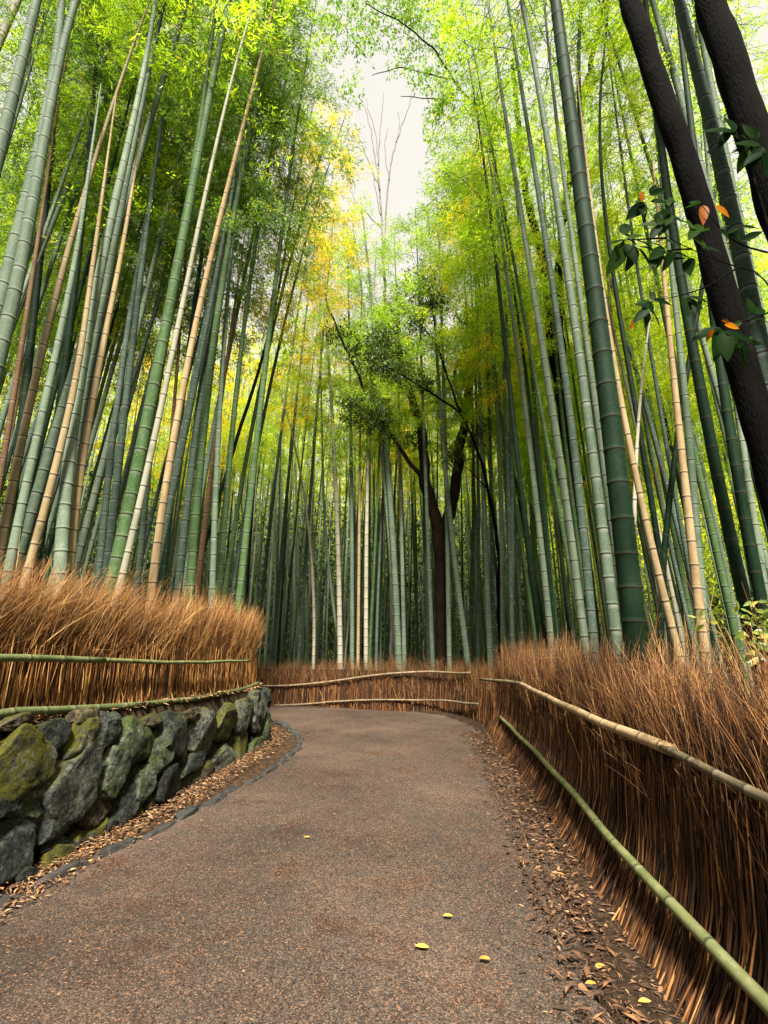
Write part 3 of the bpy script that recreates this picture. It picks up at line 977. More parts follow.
    ([(503, 629), (501, 506), (496, 392), (490, 310)], 5.4, "grey", 10.2, "bend", "lime", ""),
    ([(489, 629), (486, 555), (482, 450)], 6, "grey", 10.8, "bend", "lime", ""),
    ([(511, 619), (510, 400), (507, 330)], 5.2, "slate", 9.6, "bend", "lime", ""),
]


def ground_z(kind, x, y):
    return 0.82 if kind == "bank" else 0.0


taken = []
for ti, (pts, wpx, skin, Y0, region, crown, label) in enumerate(TR):
    W = np.array([tuple(at_depth(px, py, Y0)) for px, py in pts])
    zz, xx = W[:, 2], W[:, 0]
    order = np.argsort(zz)
    zz, xx = zz[order], xx[order]
    deg = 1 if len(zz) < 3 else (2 if len(zz) < 6 else 3)
    co = np.polyfit(zz, xx, deg)
    dco = np.polyder(co)
    zlo, zhi = zz[0], zz[-1]
    g = ground_z(region, xx[0], Y0) - 0.05
    H = max(random.uniform(14.0, 17.5) if crown else zhi + random.uniform(0.2, 1.0), zhi + 0.4)
    if not crown and not ("bent sideways" in label or "bare cane" in label):
        H = max(H, zhi + 2.2, 9.0)
    H -= g

    def fx(z, co=co, dco=dco, zlo=zlo, zhi=zhi):
        if z < zlo:
            return np.polyval(co, zlo) + (z - zlo) * np.clip(np.polyval(dco, zlo), -0.35, 0.35) * 0.8
        if z > zhi:
            return np.polyval(co, zhi) + (z - zhi) * np.clip(np.polyval(dco, zhi), -0.3, 0.3)
        return np.polyval(co, z)

    bx = fx(g)
    root = Vector((bx, Y0, g))
    top_z = zhi

    def axis(z, bx=bx, g=g, fx=fx, H=H, top_z=top_z):
        w = z + g
        ex = max(0, (w - max(top_z, 9.5)) / 6.0)
        return (fx(w) - bx, 0.25 * ex ** 2, z - 0.25 * ex ** 2)

    s = px_size(pts[0][0], pts[0][1], Y0)
    r0 = 0.5 * wpx * s
    lowz = max(0.0, zlo - g)
    r0 /= (1.0 - 0.82 * min(0.9, lowz / H) ** 1.5)
    r0 = min(r0, 0.09)
    me = culm_mesh("culm", axis, r0, H, CULM[skin], 12, 0.25, 500 + ti)
    lab, grp = LBL[region]
    start = 0.5 if Y0 < 9 else 0.42
    if region == "bank" and Y0 < 6.2:
        start = 0.74
    if region == "long" and Y0 < 6.5:
        start = 0.70
    add_bamboo(root, me, "thin" if crown and Y0 < 6.6 else crown, axis, H, label or lab, grp, start)
    taken.append((bx, Y0))

# shared culms for the rest of the grove
SH = []
for i in range(12):
    rr = np.random.default_rng(70 + i)
    bend = rr.uniform(-0.5, 0.5, 2)

    def axis(z, bend=bend):
        u = z / 15.0
        return (bend[0] * u * u * 1.6, bend[1] * u * u * 1.6, z)

    SH.append((axis, [culm_mesh("culm", axis, 1.0 * rr.uniform(0.042, 0.066), 15.0, CULM[c], 7, 0.25, 800 + i)
                      for c in (["grey", "slate", "green"][i % 3], ["dark", "grey", "slate"][i % 3], "pale" if i % 2 else "tan")]))


def in_path(x, y):
    return False


def fill(region, count, xr, yr, ok, kinds, mind, hr, leanx, seed, start=0.42):
    r = random.Random(seed)
    made = tries = 0
    while made < count and tries < 40000:
        tries += 1
        x, y = r.uniform(*xr), r.uniform(*yr)
        if not ok(x, y):
            continue
        if any((x - a) ** 2 + (y - b) ** 2 < mind ** 2 for a, b in taken):
            continue
        taken.append((x, y))
        ax, mes = SH[r.randrange(len(SH))]
        u = r.random()
        me = mes[0] if u < (0.8 if region == "bend" else 0.55) else (mes[1] if u < 0.95 else mes[2])
        dead = u >= 0.95
        kind = r.choices(list(kinds), list(kinds.values()))[0]
        if y < 7.0 and region == "long":
            kind = "thin"
        if y < 9 and kind == "yellow":
            kind = "lime"
        g = ground_z(region, x, y) - 0.05
        lab, grp = LBL[region]
        sc = r.uniform(*hr) / 15.0
        t = add_bamboo((x, y, g), me, None if (dead and r.random() < 0.5) else kind, ax, 15.0, lab, grp, start + (0.14 if y < 7.5 else 0.0) + r.uniform(-0.06, 0.08))
        lx = leanx(x, y) + r.gauss(0, 1.6)
        t.rotation_euler = (math.radians(r.gauss(0, 1.5)), math.radians(lx), 0.0)
        w = r.uniform(0.62, 0.95) if region == "bend" else r.uniform(0.75, 1.1)
        t.scale = (w, w, sc)
        made += 1
    print("fill", region, made)


WLx = WL[:, 0]


def wall_x(y):
    a = [p for p in WL if p[1] <= e.y + 0.2]
    a = np.array(a)
    o = np.argsort(a[:, 1])
    return np.interp(y, a[o, 1], a[o, 0])


def ok_bank(x, y):
    if x > wall_x(min(y, e.y)) - 1.1:
        return False
    # bank edge beyond the bend runs back to the left
    if y > e.y - 0.5 and y > e.y + 0.6 - (x - e.x) * 0.42:
        return False
    if abs(x) / y > 1.15:
        return False
    return y > 5.4


RX = lambda y: np.interp(y, [0, 3, 5, 8, 10, 14], [1.9, 2.1, 2.4, 2.7, 2.8, 2.8])


def ok_long(x, y):
    return x > RX(y) + 0.5 and abs(x) / y < 1.0


def ok_bend(x, y):
    # behind the far fence
    fy = np.interp(x, [-7, -2.6, 0.0, 1.7, 3.0], [14.2, 12.4, 11.6, 10.8, 10.4])
    return y > fy and abs(x) / y < 0.62


fill("bank", 58, (-13, -2.3), (5.4, 13), ok_bank, {"green": 5, "lime": 4, "gold": 1, "yellow": 1}, 0.42, (13.5, 17), lambda x, y: 4.0, 21, 0.46)
fill("long", 62, (2.6, 13), (4.2, 16), ok_long, {"lime": 5, "gold": 4, "yellow": 1}, 0.5, (13, 17), lambda x, y: -3.0, 22, 0.40)
fill("bend", 112, (-11, 9), (10.4, 21), ok_bend, {"lime": 4, "gold": 5, "yellow": 2}, 0.36, (11.5, 14.5), lambda x, y: 0.0, 23, 0.56)
print("bamboos", n_bamboo)

# ------------------------------------------------------------------ far part of the grove: one mass
mb = MB()
r = np.random.default_rng(91)
nf = 900
ang = r.uniform(-0.95, 0.95, nf)
dist = r.uniform(17.5, 34, nf)
P0 = np.stack([np.tan(ang) * dist, dist, np.zeros(nf)], -1)
tz = np.linspace(0, 1, 6)
P = P0[:, None, :] + np.stack([np.broadcast_to(r.normal(0, 0.7, nf)[:, None] * tz ** 1.5, (nf, 6)), np.zeros((nf, 6)), 14 * np.broadcast_to(tz, (nf, 6))], -1)
tubes(mb, P, np.broadcast_to(np.linspace(0.05, 0.02, 6)[None], (nf, 6)), 6, 0.5, None, 2)
nl = 420000
ang = np.where(r.uniform(size=nl) < 0.7, r.uniform(-0.95, 0.95, nl), r.uniform(0.95, 2 * math.pi - 0.95, nl))
dist = 22 + 16 * r.uniform(0, 1, nl) ** 1.3
cc = np.stack([np.sin(ang) * dist, np.cos(ang) * dist + 2, np.clip(r.beta(1.15, 1.5, nl) * np.where(np.abs(ang - math.pi) < 1.4, 8.0, 21.0) + 0.1, 0, 30)], -1)  # unseen grove ring behind the camera cuts low sidelight; kept low for sun
hcl = np.array([mnoise.noise(Vector((p[0] * 0.35, p[1] * 0.2, p[2] * 0.35))) for p in cc])
keep = (hcl > -0.3) | (cc[:, 2] < 9)
cc, hcl = cc[keep], hcl[keep]
nl = len(cc)
d = unit(r.normal(0, 0.7, (nl, 3)) + np.array([0, 0, -0.5]))
nn = unit(r.normal(0, 1.0, (nl, 3)) + np.array([0, 0, 0.3]))
ll = r.uniform(0.18, 0.36, nl) * np.where(cc[:, 1] < 5, 1.7, 1.0)
tone = np.clip(0.42 + hcl * 0.7 + r.normal(0, 0.12, nl), 0, 1)
low = cc[:, 2] < np.where(cc[:, 0] > 9, 3.0, 9.5) + r.normal(0, 1.5, nl)  # dark low leaves put canopy shade into colour; fewer where a clearing is sunlit
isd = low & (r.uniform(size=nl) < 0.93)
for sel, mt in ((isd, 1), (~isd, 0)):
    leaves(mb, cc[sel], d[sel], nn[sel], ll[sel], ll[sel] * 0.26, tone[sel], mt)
far_o = mb.build("distant_bamboo_grove", [LEAF["gold"], DARKLEAF, CULM["grey"]], None, False)
tag(far_o, "unbroken mass of far bamboo stems and leaves closing the view", "bamboo grove", None, "stuff")


# dark green rise added all round the grove to block low sky light
na = 120
aa = np.linspace(0, 2 * math.pi, na, endpoint=False)
rows = []
for rr_, hh in ((36, -0.3), (41, 7), (48, 14), (60, 20), (80, 22), (95, -0.5)):
    rows.append(np.stack([np.sin(aa) * rr_, np.cos(aa) * rr_ + 2, np.array([hh * (1 + 0.2 * mnoise.noise(Vector((math.sin(a) * 3, math.cos(a) * 3, rr_)))) for a in aa])], -1))
G = np.stack(rows, 1)
idx = np.arange(na * len(rows)).reshape(na, len(rows))
i2 = np.roll(idx, -1, axis=0)
mb = MB()
mb.add(G.reshape(-1, 3), np.stack([idx[:, :-1], i2[:, :-1], i2[:, 1:], idx[:, 1:]], -1).reshape(-1, 4)[:, ::-1])
SKY_SCREEN = simple_mat("sky_screen_green", [(0.35, (0.008, 0.014, 0.006)), (0.55, (0.03, 0.05, 0.015)), (0.7, (0.07, 0.09, 0.02))], 1.2, 0.95, 1.0, (1, 1, 1), 0.5, 0.1, 10)
tag(mb.build("sky_screen", SKY_SCREEN), kind="structure")

# ------------------------------------------------------------------ brushwood fences
def brush(parent, line, s_line, nrm, z_base, z_top, lean, mat, n_stalk, n_tip, seed, tip_bend, origin, tip_len=(0.5, 0.95), s_rng=None, thick=0.14, r_stalk=(0.0022, 0.0055), body=1.0, stalk_b=1.4):
    """line: base line of the visible face; nrm: unit vectors away from the path; lean(z): how far the face leans back at height z above base."""
    r = np.random.default_rng(seed)
    s0, s1 = s_rng if s_rng else (s_line[0], s_line[-1])

    def face(s, z):
        p = along(line, s_line, s)
        n_ = along(nrm, s_line, s)
        zb = z_base(s)
        return p + n_ * lean(z)[..., None] + np.stack([np.zeros_like(z), np.zeros_like(z), zb + z], -1), n_

    T = np.gradient(line, axis=0)
    T = unit(T)
    o = np.array(origin)
    # stalks: rooted in the ground, nearly upright
    mb = MB()
    s = r.uniform(s0, s1, n_stalk)
    hgt = r.uniform(0.6, 1.0, n_stalk) * body
    K = 5
    tz = np.linspace(0, 1, K)
    dep = r.beta(1.1, 2.0, n_stalk) * thick
    tilt = r.normal(0, 0.045, n_stalk) + 0.02
    tilt = np.where(r.uniform(size=n_stalk) < 0.09, r.normal(0.05, 0.30, n_stalk), tilt)
    curv = r.normal(0, 0.012, n_stalk)
    PP = []
    for kk in range(K):
        z = hgt * tz[kk]
        f, n_ = face(s, z)
        tg = along(T, s_line, s)
        kick = np.where(r.uniform(size=n_stalk) < 0.10, -0.055, -0.008) * (1 - tz[kk]) ** 2
        p = f + n_ * (dep + kick + r.normal(0, 0.003, n_stalk))[:, None] + tg * (tilt * z + curv * math.sin(math.pi * tz[kk]))[:, None]
        PP.append(p - o)
    P = np.stack(PP, 1)
    rad = r.uniform(*r_stalk, n_stalk)[:, None] * np.linspace(1.05, 0.6, K)[None]
    tubes(mb, P, rad, 4, np.clip(r.beta(0.8, stalk_b, n_stalk), 0, 1), None, 0)
    # fine tips: tufts fanning out of the top
    ntuft = max(8, n_tip // 26)
    ts = r.uniform(s0, s1, ntuft)
    tz0 = r.uniform(0.5, 0.9, ntuft) * body
    tb = r.normal(0, 0.2, ntuft)
    tl = r.uniform(*tip_len, ntuft)
    tt_ = r.normal(0.55, 0.2, ntuft)
    ttop = r.normal(0.95, 0.13, ntuft)
    ti = r.integers(0, ntuft, n_tip)
    s = np.clip(ts[ti] + r.normal(0, 0.07, n_tip), s0, s1)
    zb = tz0[ti] + r.normal(0, 0.08, n_tip)
    ln = tl[ti] * r.uniform(0.55, 1.1, n_tip)
    zt = z_top(s)
    ln = np.minimum(ln, np.maximum(0.12, ((zt - z_base(s)) * ttop[ti] - zb) * r.uniform(0.7, 1.12, n_tip)))
    dep = r.beta(1.3, 1.6, n_tip) * thick * 1.4
    bend = tip_bend + tb[ti] + r.normal(0, 0.24, n_tip)
    outb = r.normal(0.07, 0.12, n_tip)
    K = 5
    tz = np.linspace(0, 1, K)
    PP = []
    for kk in range(K):
        u = tz[kk]
        z = zb + ln * u * (1 - 0.12 * np.abs(bend) * u)
        f, n_ = face(s, np.maximum(z, 0.0))
        tg = along(T, s_line, s)
        p = f + n_ * (dep + outb * ln * u ** 1.6)[:, None] + tg * (bend * ln * (0.6 * u + 0.4 * u ** 1.8) + r.normal(0, 0.006, n_tip))[:, None]
        PP.append(p - o)
    P = np.stack(PP, 1)
    rad = r.uniform(0.0008, 0.0026, n_tip)[:, None] * np.linspace(1.1, 0.45, K)[None]
    tone = np.clip(tt_[ti] + r.uniform(-0.5, 0.42, n_tip), 0, 1)
    tubes(mb, P, rad, 3, tone, None, 0)
    # side sprigs off the tips
    nsp = int(n_tip * 0.9)
    j = r.integers(0, n_tip, nsp)
    k0 = r.integers(1, K - 1, nsp)
    b = P[j, k0]
    dirn = unit(P[j, k0 + 1] - P[j, k0]) + r.normal(0, 0.33, (nsp, 3))
    L = r.uniform(0.08, 0.26, nsp)[:, None]
    Q = np.stack([b, b + dirn * L * 0.5, b + dirn * L + np.array([0, 0, -0.02])], 1)
    tubes(mb, Q, np.broadcast_to(np.array([0.0012, 0.0009, 0.0005])[None], (nsp, 3)), 3, np.clip(tone[j] + 0.08, 0, 1), None, 0)
    mb.build("brushwood", mat, parent)
    # added dark backing slab, standing for the shade between the stalks
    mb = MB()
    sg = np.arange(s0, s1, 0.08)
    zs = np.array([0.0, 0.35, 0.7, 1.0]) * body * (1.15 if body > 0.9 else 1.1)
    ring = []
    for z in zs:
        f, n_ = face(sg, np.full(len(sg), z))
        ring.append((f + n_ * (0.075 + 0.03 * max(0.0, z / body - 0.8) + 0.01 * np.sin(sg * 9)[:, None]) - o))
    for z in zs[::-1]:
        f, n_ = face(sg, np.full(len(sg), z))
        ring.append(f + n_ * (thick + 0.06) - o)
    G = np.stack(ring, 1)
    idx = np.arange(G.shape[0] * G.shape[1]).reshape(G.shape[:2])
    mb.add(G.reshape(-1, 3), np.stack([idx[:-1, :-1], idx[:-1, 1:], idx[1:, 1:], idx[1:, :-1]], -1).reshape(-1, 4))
    mb.build("shade_backing", BACKING, parent)


# fence on the stone wall
FL = WL + WN * 0.22
FN = WN
FLs = np.concatenate([[0], np.cumsum(np.linalg.norm(np.diff(FL, axis=0), axis=1))])
org = (float(FL[40][0]), float(FL[40][1]), 0.9)
fence_l = thing("brushwood_fence", "orange-brown brushwood fence with two green bamboo rails standing on the stone wall", "fence", org)
yl = lambda s: along(FL, FLs, s)[..., 1]
zb_l = lambda s: wall_top_z(yl(s)) - 0.03
zt_l = lambda s: np.interp(yl(s), [0, 3.4, 5, 6.5, 7.6, 9], [2.14, 2.18, 2.25, 2.34, 2.38, 2.1])
s_end = FLs[np.argmax(FL[:, 1] > e.y + 0.35)]
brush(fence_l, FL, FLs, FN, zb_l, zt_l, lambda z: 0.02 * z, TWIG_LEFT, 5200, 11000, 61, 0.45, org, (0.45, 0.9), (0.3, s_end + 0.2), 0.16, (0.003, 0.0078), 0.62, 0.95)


def fence_pt(s_px, py_or_z, z):
    return None


def left_pt(px, z, off=-0.05):
    """A point at height z on the left fence seen at picture column px."""
    last = int(np.argmax(FL[:, 1] > e.y + 0.3))
    P = FL[:last] + FN[:last] * off
    d = P[:, 1] * CT + (z - EYE) * ST
    ok = d > 0.6
    x = 384 + F * P[ok, 0] / d[ok]
    o_ = np.argsort(x)
    return Vector((float(np.interp(px, x[o_], P[ok, 0][o_])), float(np.interp(px, x[o_], P[ok, 1][o_])), z))


def z_at(px, py, off=-0.05):
    z = 1.2
    for _ in range(6):
        p = left_pt(px, z, off)
        z = at_depth(px, py, p.y).z
    return left_pt(px, z, off)


OL = Vector(org)
up_px = [(-260, 640), (-120, 650), (0, 657), (50, 658), (104, 661)]
pole("rail", [z_at(*p) for p in up_px[2:]][::-1] and [FL[6] - FN[6] * 0.05 + np.array([0, 0, 1.42])] + [tuple(z_at(*p)) for p in up_px[2:]], 0.030, 0.024, CULM["rail"], fence_l, 0.28, 12, org, 1)["label"] = "thicker green upper bamboo rail"
pole("rail", [tuple(z_at(*p)) for p in [(98, 660), (140, 662), (185, 663), (225, 661), (250, 661)]], 0.021, 0.017, CULM["rail"], fence_l, 0.28, 12, org, 1)
lo = [tuple(z_at(*p)) for p in [(0, 712), (60, 710), (110, 707), (160, 703), (205, 697), (240, 690), (264, 683)]]
pole("rail", [tuple(FL[6] - FN[6] * 0.05 + np.array([0, 0, 1.0]))] + lo, 0.031, 0.024, CULM["rail"], fence_l, 0.3, 12, org, 1)["label"] = "lower bamboo rail resting on the wall top"

# long fence on the other side
yb = np.array([p.y for p in low_rail])
xb = np.array([p.x for p in low_rail])
Ys = np.linspace(-1.5, 8.3, 99)
xlow = np.interp(Ys, [-1.5, 0.6, 1.9, 2.8, 4.87, 7.75, 8.3], [1.2, 1.2, 1.265, 1.34, 1.58, 1.80, 1.80])
RFL = np.stack([xlow - 0.12, Ys, np.zeros_like(Ys)], -1)
sm = np.convolve(np.pad(RFL[:, 0], 6, mode="edge"), np.ones(13) / 13, "valid")
RFL[:, 0] = sm
RFN = -normals2(RFL)
RFs = np.concatenate([[0], np.cumsum(np.linalg.norm(np.diff(RFL, axis=0), axis=1))])
org = (1.5, 3.5, 0.0)
fence_r = thing("brushwood_fence", "long dark reddish-brown brushwood fence with a tan upper rail and a green lower rail", "fence", org)
lean_r = lambda z: np.interp(z, [0, 0.34, 0.96, 1.6], [0.0, 0.175, 0.245, 0.34])
brush(fence_r, RFL, RFs, RFN, lambda s: np.zeros_like(s), lambda s: np.interp(s, [0, 3.5, 5, 8, 12], [1.62, 1.62, 1.55, 1.45, 1.45]), lean_r,
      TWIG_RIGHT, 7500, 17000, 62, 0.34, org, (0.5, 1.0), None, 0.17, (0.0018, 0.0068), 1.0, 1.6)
tp = [tuple(p) for p in top_rail]
pole("rail", [(1.31, -1.0, 0.96), (1.315, 0.8, 0.96), tp[0], tuple(Vector(tp[1]) + Vector((-0.02, 0.04, 0)))], 0.022, 0.020, CULM["pole"], fence_r, 0.2, 14, org, 1)["label"] = "thin grey bamboo rail continuing the tan one"
pole("rail", [tuple(on_level(674, 751, 0.965)), tuple(on_level(640, 738, 0.962)), tuple(on_level(603, 724, 0.96)), tuple(on_level(560, 703, 0.96)), tuple(on_level(520, 684, 0.96))], 0.031, 0.026, CULM["tan"], fence_r, 0.24, 14, org, 1)["label"] = "thick tan upper bamboo rail"
pole("rail", [tuple(on_level(522, 684, 0.965)), tuple(on_level(500, 681, 0.95)), tuple(on_level(480, 679, 0.95))], 0.025, 0.02, CULM["pole"], fence_r, 0.3, 12, org, 1)
pole("rail", [(1.22, -1.0, 0.34), (1.235, 0.8, 0.34)] + [tuple(p) for p in low_rail], 0.0275, 0.024, CULM["rail"], fence_r, 0.3, 14, org, 1)["label"] = "green lower bamboo rail"

# far fence round the outside of the bend
ffp = [Vector((1.70, 8.2, 0)), Vector((1.72, 8.9, 0)), Vector((1.60, 9.6, 0)), on_level(440, 713), Vector((-0.1, 10.75, 0)), on_level(330, 708), on_level(270, 707), Vector((-4.2, 12.1, 0)), Vector((-8.5, 13.6, 0))]
FFL, FFs = resample(ffp, 0.08)
FFL = FFL + -normals2(FFL) * 0.05
FFN = -normals2(FFL)
org = (0.0, 10.8, 0.0)
fence_f = thing("brushwood_fence", "low far brushwood fence curving round the bend with two thin pale rails", "fence", org)
px_of = lambda p: 384 + F * p[..., 0] / (p[..., 1] * CT - EYE * ST)
zt_f = lambda s: np.interp(along(FFL, FFs, s)[..., 0], [-8, -2.6, -1.2, 0.5, 1.2, 1.8], [0.95, 0.9, 1.05, 1.35, 1.55, 1.65])
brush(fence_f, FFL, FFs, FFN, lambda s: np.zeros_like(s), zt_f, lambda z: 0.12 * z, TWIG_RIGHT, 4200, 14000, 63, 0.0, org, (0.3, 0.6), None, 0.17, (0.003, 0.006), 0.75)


def far_pt(px, py):
    """Point just in front of the far fence at that sight line."""
    d = FFL - FFN * 0.02
    k_ = int(np.argmin(np.abs(384 + F * d[:, 0] / (d[:, 1] * CT + (0.5 - EYE) * ST) - px)))
    y = d[k_, 1]
    p = at_depth(px, py, y)
    n_ = FFN[k_]
    q = p + Vector(n_) * (0.12 * max(p.z, 0) - 0.01)
    return (q.x, q.y, p.z)


pole("rail", [far_pt(*p) for p in [(466, 673), (448, 673), (420, 672), (395, 673), (370, 676), (340, 680), (312, 684), (285, 686), (262, 686)]], 0.025, 0.02, CULM["pole"], fence_f, 0.35, 10, org, 1)["label"] = "upper pale rail, slightly wavy"
pole("rail", [far_pt(*p) for p in [(476, 704), (455, 702), (430, 700), (400, 700), (370, 700), (340, 701), (310, 704), (285, 705), (262, 706)]], 0.022, 0.018, CULM["pole"], fence_f, 0.35, 10, org, 1)["label"] = "lower pale rail close to the ground"


# ------------------------------------------------------------------ trees
def limb(mb, pts, Y, r_px, sides=10, mat=0, jitter=0.01, origin=(0, 0, 0), dY=None, seed=0, step=0.06):
    """pts: pixel points; r_px: widths (pixels) at first and last point; drawn at depth Y (may drift by dY)."""
    m = len(pts)
    W = []
    for i, (px, py) in enumerate(pts):
        yy = Y + (dY or 0.0) * i / max(1, m - 1)
        W.append(tuple(at_depth(px, py, yy)))
    s0 = px_size(*pts[0], Y)
    s1 = px_size(*pts[-1], Y + (dY or 0))
    return limb3(mb, W, r_px[0] * s0 / 2, r_px[1] * s1 / 2, sides, mat, jitter, origin, seed, step)


def limb3(mb, W, r0, r1, sides=10, mat=0, jitter=0.01, origin=(0, 0, 0), seed=0, step=0.06):
    P, s = resample(W, step, 2)
    r = np.random.default_rng(seed)
    q = np.array([[mnoise.noise(Vector((a * 1.7, c, seed))) for c in (0.0, 9.1, 17.3)] for a in s]) * jitter
    P = P + q - np.array(origin)
    R = np.interp(s, [0, s[-1]], [r0, r1]) * (1 + 0.10 * np.array([mnoise.noise(Vector((a * 2.6, 3, seed))) for a in s]))
    tubes(mb, P, R[None][0], sides, 0.5, None, mat, cap=True)
    return P + np.array(origin), R


def leaf_cloud(mb, centres, radii, n, length, seed, mat=0, flat=0.5, droop=0.3):
    r = np.random.default_rng(seed)
    centres = np.asarray(centres, float)
    radii = np.asarray(radii, float)
    p = radii ** 2 / (radii ** 2).sum()
    ci = r.choice(len(centres), n // 6, p=p)
    d = unit(r.normal(size=(len(ci), 3))) * (r.uniform(0, 1, len(ci)) ** 0.45)[:, None] * np.array([1, 1, flat])
    C = centres[ci] + d * radii[ci][:, None]
    k = 6
    base = np.repeat(C, k, 0) + r.normal(0, 0.05, (len(C) * k, 3))
    dd = unit(r.normal(0, 0.8, base.shape) + np.array([0, 0, -droop]))
    nn = unit(r.normal(0, 0.45, base.shape) + np.array([0, 0, 1.0]))
    ll = length * r.uniform(0.6, 1.3, len(base))
    leaves(mb, base, dd, nn, ll, ll * 0.42, np.clip(np.repeat(r.normal(0.45, 0.2, len(C)), k) + r.normal(0, 0.1, len(base)), 0, 1), mat)


# forked tree behind the far fence
YT = 12.3
base = at_depth(443, 660, YT)
org = (base.x, base.y, 0.0)
tree = thing("forked_tree", "dark brown forked broadleaf tree standing among the pale bamboos at the bend", "tree", org)
mb = MB()
limb(mb, [(445, 690), (444, 640), (442, 580), (440, 524)], YT, (16, 15), 14, 0, 0.05, org, None, 1)
limb(mb, [(440, 532), (430, 500), (424, 477), (423, 439), (419, 418), (409, 389), (400, 360), (396, 320)], YT, (13, 5), 12, 0, 0.08, org, None, 2)
limb(mb, [(441, 532), (454, 504), (457, 468), (463, 430), (467, 403), (472, 365), (476, 325), (480, 290)], YT, (12, 5), 12, 0, 0.08, org, None, 3)
limb(mb, [(470, 372), (478, 330), (500, 305), (524, 285), (545, 262)], YT, (7, 2), 10, 0, 0.08, org, -0.5, 4)
limb(mb, [(464, 410), (452, 380), (461, 357), (469, 338), (478, 300)], YT, (4, 2), 8, 0, 0.08, org, -0.3, 44)
limb(mb, [(424, 482), (408, 462), (395, 439), (373, 407), (352, 362), (335, 326), (325, 295)], YT, (4.5, 1.6), 10, 0, 0.08, org, -0.6, 5)
mb.build("trunk", BARK_BROWN, tree)
mb = MB()
cs, rs = [], []
for px, py, w, dz in [(375, 350, 22, -0.5), (395, 345, 22, -0.4), (362, 358, 15, -0.5), (410, 352, 15, 0), (368, 412, 22, -0.4), (385, 425, 18, 0), (352, 400, 13, -0.5), (400, 310, 18, 0.3), (432, 296, 20, 0), (415, 285, 18, 0),
                      (450, 450, 13, 0), (478, 440, 16, 0.2), (488, 425, 12, 0.2), (412, 440, 14, 0), (470, 325, 18, 0.2), (500, 300, 16, 0), (392, 375, 16, -0.2), (440, 270, 16, 0), (525, 283, 12, -0.4), (340, 335, 12, -0.6)]:
    p = at_depth(px, py, YT + dz)
    cs.append(tuple(p - Vector(org)))
    rs.append(w * px_size(px, py, YT))
leaf_cloud(mb, cs, [q * 1.25 for q in rs], 12000, 0.10, 7, 0, 0.6)
mb.build("crown", CROWNLEAF, tree, False)

# sapling with a crooked dark stem in front of it
YS_ = 10.6
base = at_depth(501, 650, YS_)
org = (base.x, base.y, 0)
sap = thing("sapling", "thin black crooked sapling arching over beside the forked tree", "tree", org)
mb = MB()
limb(mb, [(502, 712), (500, 640), (499, 590), (498, 541), (489, 491), (477, 447), (461, 412), (439, 398), (404, 376), (385, 366)], YS_, (5.5, 1.4), 8, 0, 0.04, org, None, 11)
limb(mb, [(461, 412), (448, 380), (436, 340), (431, 294), (436, 270)], YS_, (2.4, 0.8), 6, 0, 0.04, org, 0.3, 12)
limb(mb, [(436, 345), (422, 325), (412, 318)], YS_, (1.4, 0.6), 5, 0, 0.03, org, 0.2, 13)
limb(mb, [(489, 491), (470, 470), (455, 462)], YS_, (1.8, 0.6), 5, 0, 0.03, org, -0.3, 14)
mb.build("trunk", BARK, sap)
mb = MB()
cs, rs = [], []
for px, py, w in [(404, 374, 16), (385, 362, 18), (425, 385, 12), (433, 300, 14), (420, 322, 13), (440, 340, 10), (455, 462, 11), (475, 432, 10)]:
    cs.append(tuple(at_depth(px, py, YS_) - Vector(org)))
    rs.append(w * px_size(px, py, YS_))
leaf_cloud(mb, cs, rs, 2300, 0.10, 8, 0, 0.7)
mb.build("crown", CROWNLEAF, sap, False)

# dark tree behind the right clump
YD = 9.2
base = at_depth(578, 640, YD)
org = (base.x, base.y, 0)
dt = thing("broadleaf_tree", "dark leaning tree with two stems half hidden behind the clump of grey bamboos", "tree", org)
mb = MB()
limb(mb, [(600, 700), (592, 620), (577, 500), (563, 413), (551, 340), (548, 300), (541, 250), (532, 219), (522, 175), (518, 116), (512, 60)], YD, (15, 4), 12, 0, 0.06, org, None, 21)
limb(mb, [(566, 430), (560, 340), (558, 260), (570, 170), (583, 97), (594, 50), (604, 9), (612, -40)], YD, (9, 4), 10, 0, 0.06, org, 0.2, 22)
limb(mb, [(583, 97), (604, 70), (626, 44), (660, 0)], YD + 0.1, (5, 2), 8, 0, 0.06, org, 0.3, 23)
limb(mb, [(594, 50), (575, 20), (560, -20)], YD + 0.1, (3, 1.5), 6, 0, 0.06, org, 0.3, 24)
limb(mb, [(520, 140), (480, 110), (452, 80), (436, 50), (410, 28), (390, 15), (365, 5)], YD, (3.2, 0.9), 6, 0, 0.08, org, -1.2, 25)
limb(mb, [(478, 105), (440, 98), (418, 98), (402, 97)], YD - 0.3, (1.6, 0.6), 5, 0, 0.05, org, -0.3, 26)
limb(mb, [(450, 78), (430, 74), (400, 66), (385, 72), (372, 76)], YD - 0.5, (1.6, 0.6), 5, 0, 0.05, org, -0.4, 27)
mb.build("trunk", BARK, dt)
mb = MB()
cs, rs = [], []
for px, py, w in [(600, 20, 22), (575, 25, 18), (630, 30, 20), (655, 5, 22), (420, 40, 18), (445, 60, 16), (385, 25, 18), (365, 15, 14), (470, 60, 18), (455, 20, 22), (478, 100, 14), (410, 15, 16), (515, 70, 18), (430, 85, 10)]:
    cs.append(tuple(at_depth(px, py, YD - 0.3) - Vector(org)))
    rs.append(w * px_size(px, py, YD))
for px, py, w in [(345, 10, 20), (365, 45, 14), (330, 40, 16), (400, 60, 12), (425, 75, 14), (440, 110, 14), (395, 5, 20), (425, 5, 22), (450, 95, 16), (352, 90, 12), (436, 140, 12)]:
    cs.append(tuple(at_depth(px, py, YD - 0.9) - Vector(org)))
    rs.append(w * px_size(px, py, YD))
